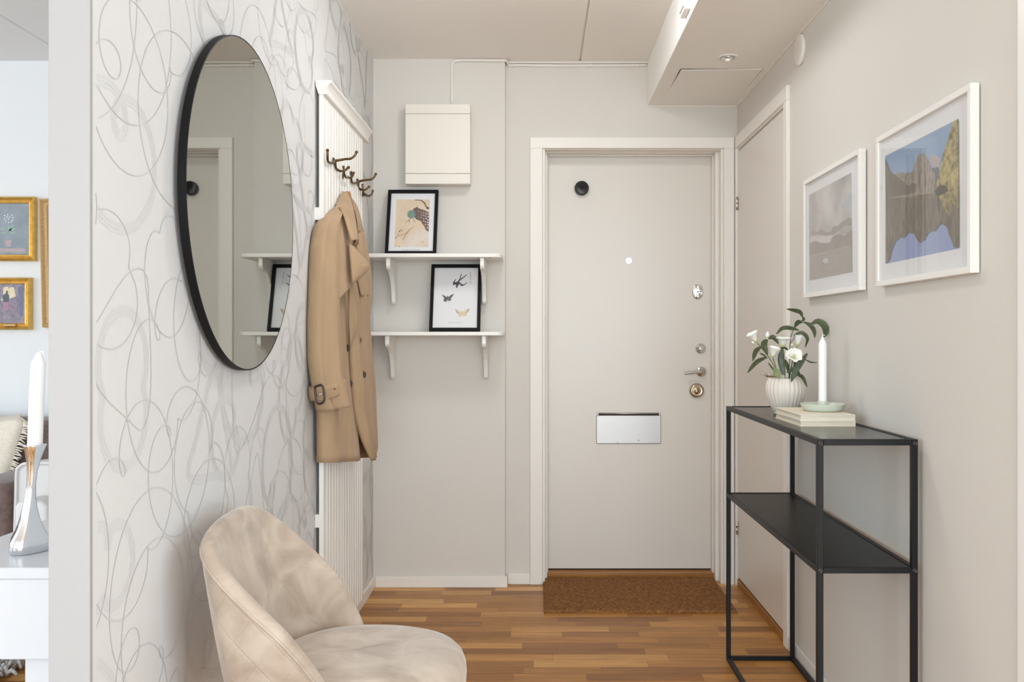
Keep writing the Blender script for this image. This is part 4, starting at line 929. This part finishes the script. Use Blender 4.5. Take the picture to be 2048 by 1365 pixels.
M_gr = mat('photo_green_slope', (88, 78, 44), 0.5, col2=(200, 184, 122), nscale=62, detail=6); M_refl = mat('photo_reflection', (74, 66, 56), 0.5, col2=(134, 122, 106), nscale=60, stretch=(1, 2, 0.5), detail=5)
M_pk = mat('photo_pink_cloud', (178, 166, 168), 0.5); M_shore = mat('photo_shore', (150, 140, 122), 0.5, noise=0.25, nscale=70); M_dk = mat('photo_dark_bush', (58, 56, 40), 0.5); M_nv = mat('photo_far_ridge', (86, 94, 112), 0.5); M_gr2 = mat('photo_mirrored_green', (74, 64, 40), 0.5, col2=(184, 168, 110), nscale=66, detail=6)
B('photo_sky', [(95, 500), (560, 262), (564, 700), (98, 770)], M_b1, 0)
B('photo_water', [(98, 770), (564, 690), (565, 1085), (98, 1185)], M_b2, 0)
B('cloud', [(372, 520), (390, 495), (405, 488), (430, 500), (448, 515), (440, 570), (400, 575)], M_pk, 1)
B('far_ridge', [(385, 580), (430, 568), (440, 600), (430, 680), (390, 680)], M_nv, 2)
B('peak', [(165, 612), (178, 600), (192, 612), (205, 596), (222, 614), (238, 600), (255, 606), (272, 590), (285, 545), (300, 500), (315, 486), (340, 480), (352, 500), (364, 512), (385, 570), (396, 592), (412, 610), (418, 700), (405, 740), (98, 770), (98, 640)], M_rock, 3)
B('left_slope', [(96, 512), (108, 540), (130, 600), (165, 624), (200, 652), (245, 690), (268, 670), (300, 680), (290, 730), (98, 770)], M_lrock, 4)
B('green_slope', [(560, 262), (535, 274), (520, 300), (512, 330), (495, 385), (480, 440), (462, 490), (455, 540), (438, 600), (428, 650), (415, 700), (425, 735), (564, 705)], M_gr, 5)
B('reflection', [(98, 770), (425, 735), (564, 705), (565, 1082), (532, 1078), (515, 1030), (500, 1000), (490, 955), (472, 938), (455, 930), (438, 938), (415, 975), (385, 980), (372, 985), (345, 1030), (315, 1050), (300, 1035), (275, 990), (255, 985), (235, 990), (215, 1020), (190, 1015), (160, 1045), (140, 1090), (125, 1160), (98, 1182)], M_refl, 6)
B('mirrored_slope', [(428, 742), (564, 706), (564, 830), (540, 820), (520, 790), (505, 880), (480, 850), (460, 800)], M_gr2, 7)
B('bush', [(412, 722), (425, 700), (440, 686), (470, 684), (492, 700), (488, 722), (460, 742), (435, 755), (420, 750)], M_dk, 8)
B('shore', [(120, 760), (250, 752), (330, 735), (400, 725), (400, 731), (330, 742), (255, 760), (120, 767)], M_shore, 7)

# ------------------------------------------------------------------ coir mat
MX0, MX1, MY0, MY1 = 0.027, 0.853, 3.868, 4.405
rm = random.Random(3); nx, ny = 230, 120; v, f = [], []
for j in range(ny + 1):
    for i in range(nx + 1):
        x = MX0 + (MX1 - MX0) * i / nx; y = MY0 + (MY1 - MY0) * j / ny
        edge = i in (0, nx) or j in (0, ny)
        row = 0.0022 * abs(math.sin(j * 0.52 * math.pi / 1.6)) + 0.0016 * math.sin(i * 0.9 + j * 0.7)
        z = 0.003 if edge else 0.012 + row + rm.uniform(-0.0022, 0.0022)
        if j == 0: y += 0.003 * abs(math.sin(i * 0.33)) + rm.uniform(-0.0015, 0.0015)
        if i == nx: x += rm.uniform(-0.002, 0.002)
        v.append((x + rm.uniform(-0.0012, 0.0012) * (not edge), y, z))
n0 = len(v); ed = []
for j in range(ny):
    for i in range(nx): a = j * (nx + 1) + i; f.append((a, a + 1, a + nx + 2, a + nx + 1))
per = list(range(nx + 1)) + [k * (nx + 1) + nx for k in range(1, ny + 1)] + [ny * (nx + 1) + k for k in range(nx - 1, -1, -1)] + [k * (nx + 1) for k in range(ny - 1, 0, -1)]
for k in per: v.append((v[k][0], v[k][1], 0.0004))
for q in range(len(per)):
    r = (q + 1) % len(per); f.append((per[q], n0 + q, n0 + r, per[r]))
M_coir = mat('coir_fibre', (106, 66, 32), 0.95, col2=(164, 114, 64), nscale=130, bump=0.7, bscale=420, stretch=(0.5, 1, 1), bdist=0.004)
mk('coir_doormat', v, f, M_coir, None, smooth=True, label='rectangular brown coir doormat in front of the entrance door', cat='doormat')

# ------------------------------------------------------------------ living room seen past the wall end
YW = 4.31
def gold_frame(name, px1, py0, py1, px0, cx1, cy0, cy1, label, m=M_gold, rot=0.0):
    Yf = YW - 0.032
    x0, x1 = at(px0, 0, Yf).x, at(px1, 0, Yf).x; z0, z1 = at(0, py1, Yf).z, at(0, py0, Yf).z
    e = group_of(name, ((x0 + x1) / 2, YW, z0), label, 'painting', 'paintings on the living room wall')
    w = at(px1, 0, Yf).x - at(cx1, 0, Yf - 0.0).x
    prof = [(0, 0.0), (0, 0.026), (0.14, 0.030), (0.22, 0.032), (0.36, 0.026), (0.52, 0.019), (0.66, 0.017), (0.76, 0.021), (0.88, 0.022), (1.0, 0.014), (1.0, 0.0)]
    cs_ = [(x0, z0, 1, 1), (x1, z0, -1, 1), (x1, z1, -1, -1), (x0, z1, 1, -1)]
    for k in range(4):
        (ax, az, asx, asz), (bx, bz, bsx, bsz) = cs_[k], cs_[(k + 1) % 4]; v, f = [], []
        for (X, Zz, sx, sz) in ((ax, az, asx, asz), (bx, bz, bsx, bsz)):
            for t, d in prof: v.append((X + sx * t * w, YW - 0.001 - d, Zz + sz * t * w))
        n = len(prof)
        for i in range(n): j = (i + 1) % n; f.append((i, j, j + n, i + n))
        f.append(tuple(range(n))); f.append(tuple(range(n, 2 * n)))
        mk('frame_bar', v, f, m, e)
    cv = None
    return e, x0 + w, x1 - w, z0 + w, z1 - w
M_p1 = mat('canvas_slate', (132, 142, 150), 0.6, col2=(148, 156, 164), nscale=14); M_lf = mat('canvas_leaf', (146, 172, 160), 0.6, noise=0.12, nscale=60); M_pot = mat('canvas_pot', (178, 160, 160), 0.6)
e, x0, x1, z0, z1 = gold_frame('potted_plant_painting', 68, 393, 522, -36, 54.5, 406.4, 508.4, 'gold-framed painting of a white flower in a pot, above the other gold frame')
cv = box('canvas', x0 - 0.003, x1 + 0.003, YW - 0.014, YW - 0.002, z0 - 0.003, z1 + 0.003, M_p1, e)
def D1(nm, pts, m, l): flat(nm, [(at(x / 8.53, 0, YW - 0.0145).x, YW - 0.0143 - 0.0003 * l, at(0, 380 + y / 8.53, YW - 0.0145).z) for x, y in pts], m, cv)
for nm, pts in (('painted_leaf', [(150, 720), (60, 650), (-60, 640), (-20, 665), (60, 690)]), ('painted_leaf', [(150, 730), (60, 720), (-40, 760), (60, 750)]), ('painted_leaf', [(150, 730), (240, 715), (300, 740), (200, 750)]), ('painted_leaf', [(150, 700), (170, 640), (230, 580), (220, 640), (180, 700)]), ('painted_leaf', [(150, 700), (180, 660), (290, 650), (210, 700)]), ('painted_leaf', [(135, 700), (130, 620), (150, 570), (165, 630), (160, 700)])): D1(nm, pts, M_lf, 1)
D1('painted_pot', [(80, 860), (200, 860), (185, 960), (130, 975), (95, 950)], M_pot, 1)
D1('painted_table', [(-280, 1000), (420, 1000), (440, 1060), (-280, 1060)], M_pot, 0.5)
M_wd = mat('canvas_white', (226, 230, 234), 0.6)
for (x, y) in ((80, 440), (130, 425), (205, 430), (120, 465), (165, 465), (225, 475), (80, 495), (145, 500), (210, 515), (100, 535), (150, 555), (195, 545)):
    D1('painted_bloom', [(x + 12 * math.cos(a * 1.047), y + 12 * math.sin(a * 1.047)) for a in range(6)], M_wd, 2)
M_p2 = mat('canvas_dusk', (122, 116, 134), 0.6, col2=(162, 150, 158), nscale=45, detail=5); M_fig = mat('canvas_figure', (88, 96, 108), 0.6); M_lamp = mat('canvas_lamp_light', (224, 208, 176), 0.6, noise=0.06, nscale=60); M_skirt = mat('canvas_rose', (170, 130, 150), 0.6)
e, x0, x1, z0, z1 = gold_frame('interior_scene_painting', 59, 555.4, 659.5, -38, 46, 568.7, 645.7, 'small gold-framed painting of a standing figure by a lit window')
cv = box('canvas', x0 - 0.003, x1 + 0.003, YW - 0.014, YW - 0.002, z0 - 0.003, z1 + 0.003, M_p2, e)
def D2(nm, pts, m, l): flat(nm, [(at(x / 9.745, 0, YW - 0.0145).x, YW - 0.0143 - 0.0003 * l, at(0, 540 + y / 9.745, YW - 0.0145).z) for x, y in pts], m, cv)
D2('painted_light', [(70, 340), (160, 330), (170, 380), (200, 340), (270, 340), (310, 520), (230, 550), (60, 600), (20, 600), (60, 480)], M_lamp, 1)
D2('painted_curtain', [(350, 330), (450, 310), (450, 900), (380, 900), (360, 600)], mat('canvas_curtain', (112, 116, 142), 0.6, noise=0.1, nscale=60), 1)
D2('painted_figure', [(118, 420), (140, 400), (158, 425), (150, 465), (175, 490), (182, 540), (165, 620), (70, 630), (45, 540), (60, 490), (110, 465)], M_fig, 2)
D2('painted_skirt', [(70, 625), (165, 615), (160, 790), (70, 800)], M_skirt, 2)
D2('painted_table', [(150, 610), (350, 600), (350, 860), (180, 900)], mat('canvas_table', (142, 128, 142), 0.6, noise=0.15, nscale=90), 1.5)
p = at(20, 651, YW - 0.024); box('name_plate', p.x - 0.028, p.x + 0.028, YW - 0.030, YW - 0.021, p.z - 0.004, p.z + 0.004, M_goldp, e, bev=0.001)
e, x0, x1, z0, z1 = gold_frame('pale_gold_frame', 275, 395, 653, 83, 260, 0, 0, 'pale gold picture frame half hidden behind the end of the wall', M_goldp)
box('canvas', x0 - 0.003, x1 + 0.003, YW - 0.014, YW - 0.002, z0 - 0.003, z1 + 0.003, mat('canvas_pale_wash', (206, 200, 186), 0.7, col2=(176, 176, 168), nscale=9), e)
e.rotation_euler = (0, math.radians(-1.4), 0)
# sofa
SX = -2.03
sf = group_of('brown_sofa', (-2.9, 3.9, 0), 'brown fabric sofa along the living room wall', 'sofa')
box('back', -3.95, -1.2, 4.03, 4.29, 0.18, 0.808, M_sofa, sf, bev=0.04, seg=4, smooth=True)
box('seat', -3.9, -1.25, 3.55, 4.05, 0.16, 0.43, M_sofa, sf, bev=0.04, seg=4, smooth=True)
box('arm', -2.24, SX, 3.48, 4.1, 0.10, 0.618, M_sofa, sf, bev=0.03, seg=4, smooth=True)
for x, y in ((-3.8, 3.62), (-3.8, 4.2), (-2.15, 3.62), (-1.4, 4.2)): box('leg', x - 0.03, x + 0.03, y - 0.03, y + 0.03, 0, 0.17, M_black, sf)
# throw
def tf(u, t): return (0, 0.010 * math.sin(9 * u + 4 * t), 0.006 * math.sin(14 * u))
L = [(-2.80, 4.20, 0.815), (-2.80, 4.03, 0.815), (-2.80, 3.985, 0.78), (-2.80, 3.975, 0.62), (-2.80, 3.97, 0.50)]
Rr = [at(40, 0, 4.2), at(40, 0, 4.02), at(46, 0, 3.985), at(29, 0, 3.975), at(14, 0, 3.97)]
for p, z in zip(Rr, (0.818, 0.818, 0.785, 0.66, 0.535)): p.z = z
th = group_of('throw_blanket', (-2.6, 4.0, 0.50), 'cream throw blanket with a fringe draped over the brown sofa', 'blanket')
sheet('cloth', L, Rr, M_throw, th, rows=24, cols=12, thick=0.010, fold=tf)
fr = []
Rc = crom(Rr[1:], 40); v, f = [], []
rf = random.Random(2)
for i in range(41):
    p = Rc[i]; q = [p + Vector((0, -0.004, 0)), p + Vector((0.012, -0.009, rf.uniform(-0.004, 0.004))), p + Vector((0.030 + rf.uniform(-.006, .006), -0.008, -0.010 + rf.uniform(-0.006, 0.006)))]
    a, b = tubev(q, [0.0035, 0.004, 0.0022], 5, 5); n = len(v); v += a; f += [tuple(x + n for x in y) for y in b]
o = mk('fringe', v, f, M_throw, th, smooth=True); o['kind'] = 'stuff'
# pale armchair in front of the sofa
ac = group_of('pale_armchair', (-1.45, 3.05, 0), 'pale grey upholstered armchair beside the candle holder', 'armchair')
zt = at(0, 928, 3.0).z
prof = [(33, 945), (38, 935), (46, 929), (60, 927.5), (92, 927), (150, 927), (200, 935), (215, 950)]
pts = [at(x, y, 3.05) for x, y in prof] + [at(215, 1150, 3.05), at(27, 1150, 3.05), at(30, 1080, 3.05), at(31.5, 1000, 3.05)]
o = prism('backrest', pts, (0, 0.12, 0), M_arm, ac); bevel_mesh(o.data, 0.012, 3, 50); autosmooth(o, 60)
tube('welt', [at(x, y, 3.045) for x, y in [(28, 1120), (31.5, 1000), (33, 945), (38, 935), (46, 929), (60, 927.5), (92, 927), (150, 927)]], 0.005, M_arm, ac, seg=8, n=40)
o = prism('arm', [at(x, y, 2.92) for x, y in [(71, 1000), (76, 993), (88, 990), (120, 990), (135, 1000), (135, 1180), (71, 1180)]], (0, -0.12, 0), M_arm, ac); bevel_mesh(o.data, 0.012, 3, 50); autosmooth(o, 60)
bq = at(0, 1046, 2.7).z
box('seat', -1.66, -1.30, 2.55, 3.05, 0.28, 0.45, M_arm, ac, bev=0.03, seg=3, smooth=True)
for x in (-1.62, -1.34):
    for y in (2.6, 3.1): tube('leg', [(x, y, 0.3), (x, y, 0)], [0.018, 0.012], M_wood_hanger, ac, seg=10)
# white drop-leaf console with candle holder
HT = 0.7365; GX0, GX1, GY0, GY1 = -1.195, XE - 0.008, 1.742, 2.62
gt = group_of('white_side_table', ((GX0 + GX1) / 2, (GY0 + GY1) / 2, 0), 'narrow white table standing behind the end of the wall', 'table')
box('top', GX0, GX1, GY0, GY1, HT - 0.022, HT, M_lacq, gt, bev=0.0015, seg=1)
box('drawer_box', GX0 + 0.002, GX1, GY0 + 0.004, GY1 - 0.004, HT - 0.178, HT - 0.0225, M_lacq, gt, bev=0.0015, seg=1)
box('leg_panel', -0.997, GX1, GY0 + 0.02, GY0 + 0.05, 0, HT - 0.1785, M_lacq, gt, bev=0.002, seg=1)
box('leg_panel', -0.997, GX1, GY1 - 0.05, GY1 - 0.02, 0, HT - 0.1785, M_lacq, gt, bev=0.002, seg=1)
box('stretcher', -0.90, -0.88, GY0 + 0.05, GY1 - 0.05, 0.1, 0.2, M_lacq, gt)
# chrome candle holder, twisted three-sided body
Yh = 1.872; U2 = Yh / F
def tri(cx, z, r, sq, rot, n=36):
    out = []
    for k in range(n):
        a = 2 * math.pi * k / n; rr = r * (1 + sq * math.cos(3 * (a - rot)))
        out.append(Vector(((cx - VX) * U2 + rr * math.cos(a), Yh + rr * math.sin(a), z)))
    return out
hl = group_of('candle_holder', ((56 - VX) * U2, Yh, HT), 'polished chrome candle holder with a waisted body on the white table', 'candle holder')
rings = []
for y, cx, r, sq, rot in ((1108, 54.5, 31, 0.10, 0.5), (1104, 54.5, 35.5, 0.11, 0.5), (1094, 54.5, 36.5, 0.12, 0.5), (1082, 55, 35, 0.13, 0.52), (1074, 55.5, 31, 0.13, 0.55), (1062, 56.5, 25, 0.13, 0.6), (1042, 57.8, 18.2, 0.12, 0.75), (1018, 59.2, 12.8, 0.10, 1.0), (995, 61.3, 9.6, 0.08, 1.25), (970, 63, 8.6, 0.06, 1.5), (945, 65, 9.6, 0.04, 1.7), (922, 67.3, 13, 0.02, 1.8), (905, 69.2, 17.6, 0.0, 1.9), (894, 70, 21, 0.0, 1.9), (892, 70, 21.3, 0.0, 1.9), (892, 70, 19.5, 0, 1.9), (899, 70, 16.5, 0, 1.9), (905, 70, 13.6, 0, 1.9)):
    rings.append(tri(cx, HT + (1106.5 - y) * U2 if y < 1108 else HT, r * U2, sq, rot))
loft('body', rings, M_chrome, hl)
zc = HT + (1106.5 - 904) * U2
e = group_of('white_candle', ((70 - VX) * U2, Yh, zc), 'thick white candle in the chrome candle holder', 'candle')
def cring(z, r, cx): return [Vector(((cx - VX) * U2 + r * U2 * math.cos(2 * math.pi * k / 28), Yh + r * U2 * math.sin(2 * math.pi * k / 28), z)) for k in range(28)]
zz = lambda y: HT + (1106.5 - y) * U2
loft('wax', [cring(zz(y), r, cx) for y, r, cx in ((904, 13.4, 69.9), (890, 13.9, 70), (800, 13.8, 73.2), (733, 13.6, 76.6), (727, 12.6, 77), (720, 9, 77.3), (712, 6, 77.8), (708, 4, 78), (707, 1, 78))], M_wax, e)
tube('wick', [at(78, 708, Yh), at(80, 704.5, Yh), at(85, 703, Yh), at(88, 706, Yh), at(85, 708.5, Yh)], 0.0016, M_wax, e, seg=6, n=14)
# shaggy rug
RX1, RY0g = -1.845, 3.09
rg = group_of('shaggy_rug', (-2.9, 3.6, 0), 'chunky grey wool rug on the living room floor', 'rug')
box('base', -3.9, RX1 - 0.02, RY0g + 0.02, 3.52, 0, 0.012, M_rug, rg)
v, f = [], []; rr = random.Random(9)
for i in range(900):
    x, y = rr.uniform(-2.45, RX1 + 0.005), rr.uniform(RY0g, 3.50); l = rr.uniform(0.03, 0.06); a = rr.uniform(0, 6.28)
    q = [(x, y, 0.008), (x + math.cos(a) * l * 0.5, y + math.sin(a) * l * 0.5, 0.026 + rr.uniform(0, 0.012)), (x + math.cos(a) * l, y + math.sin(a) * l, 0.014)]
    A_, B_ = tubev(q, [0.006, 0.008, 0.005], 5, 4); n = len(v); v += A_; f += [tuple(t + n for t in s) for s in B_]
o = mk('yarn_loops', v, f, M_rug, rg, smooth=True); o['kind'] = 'stuff'
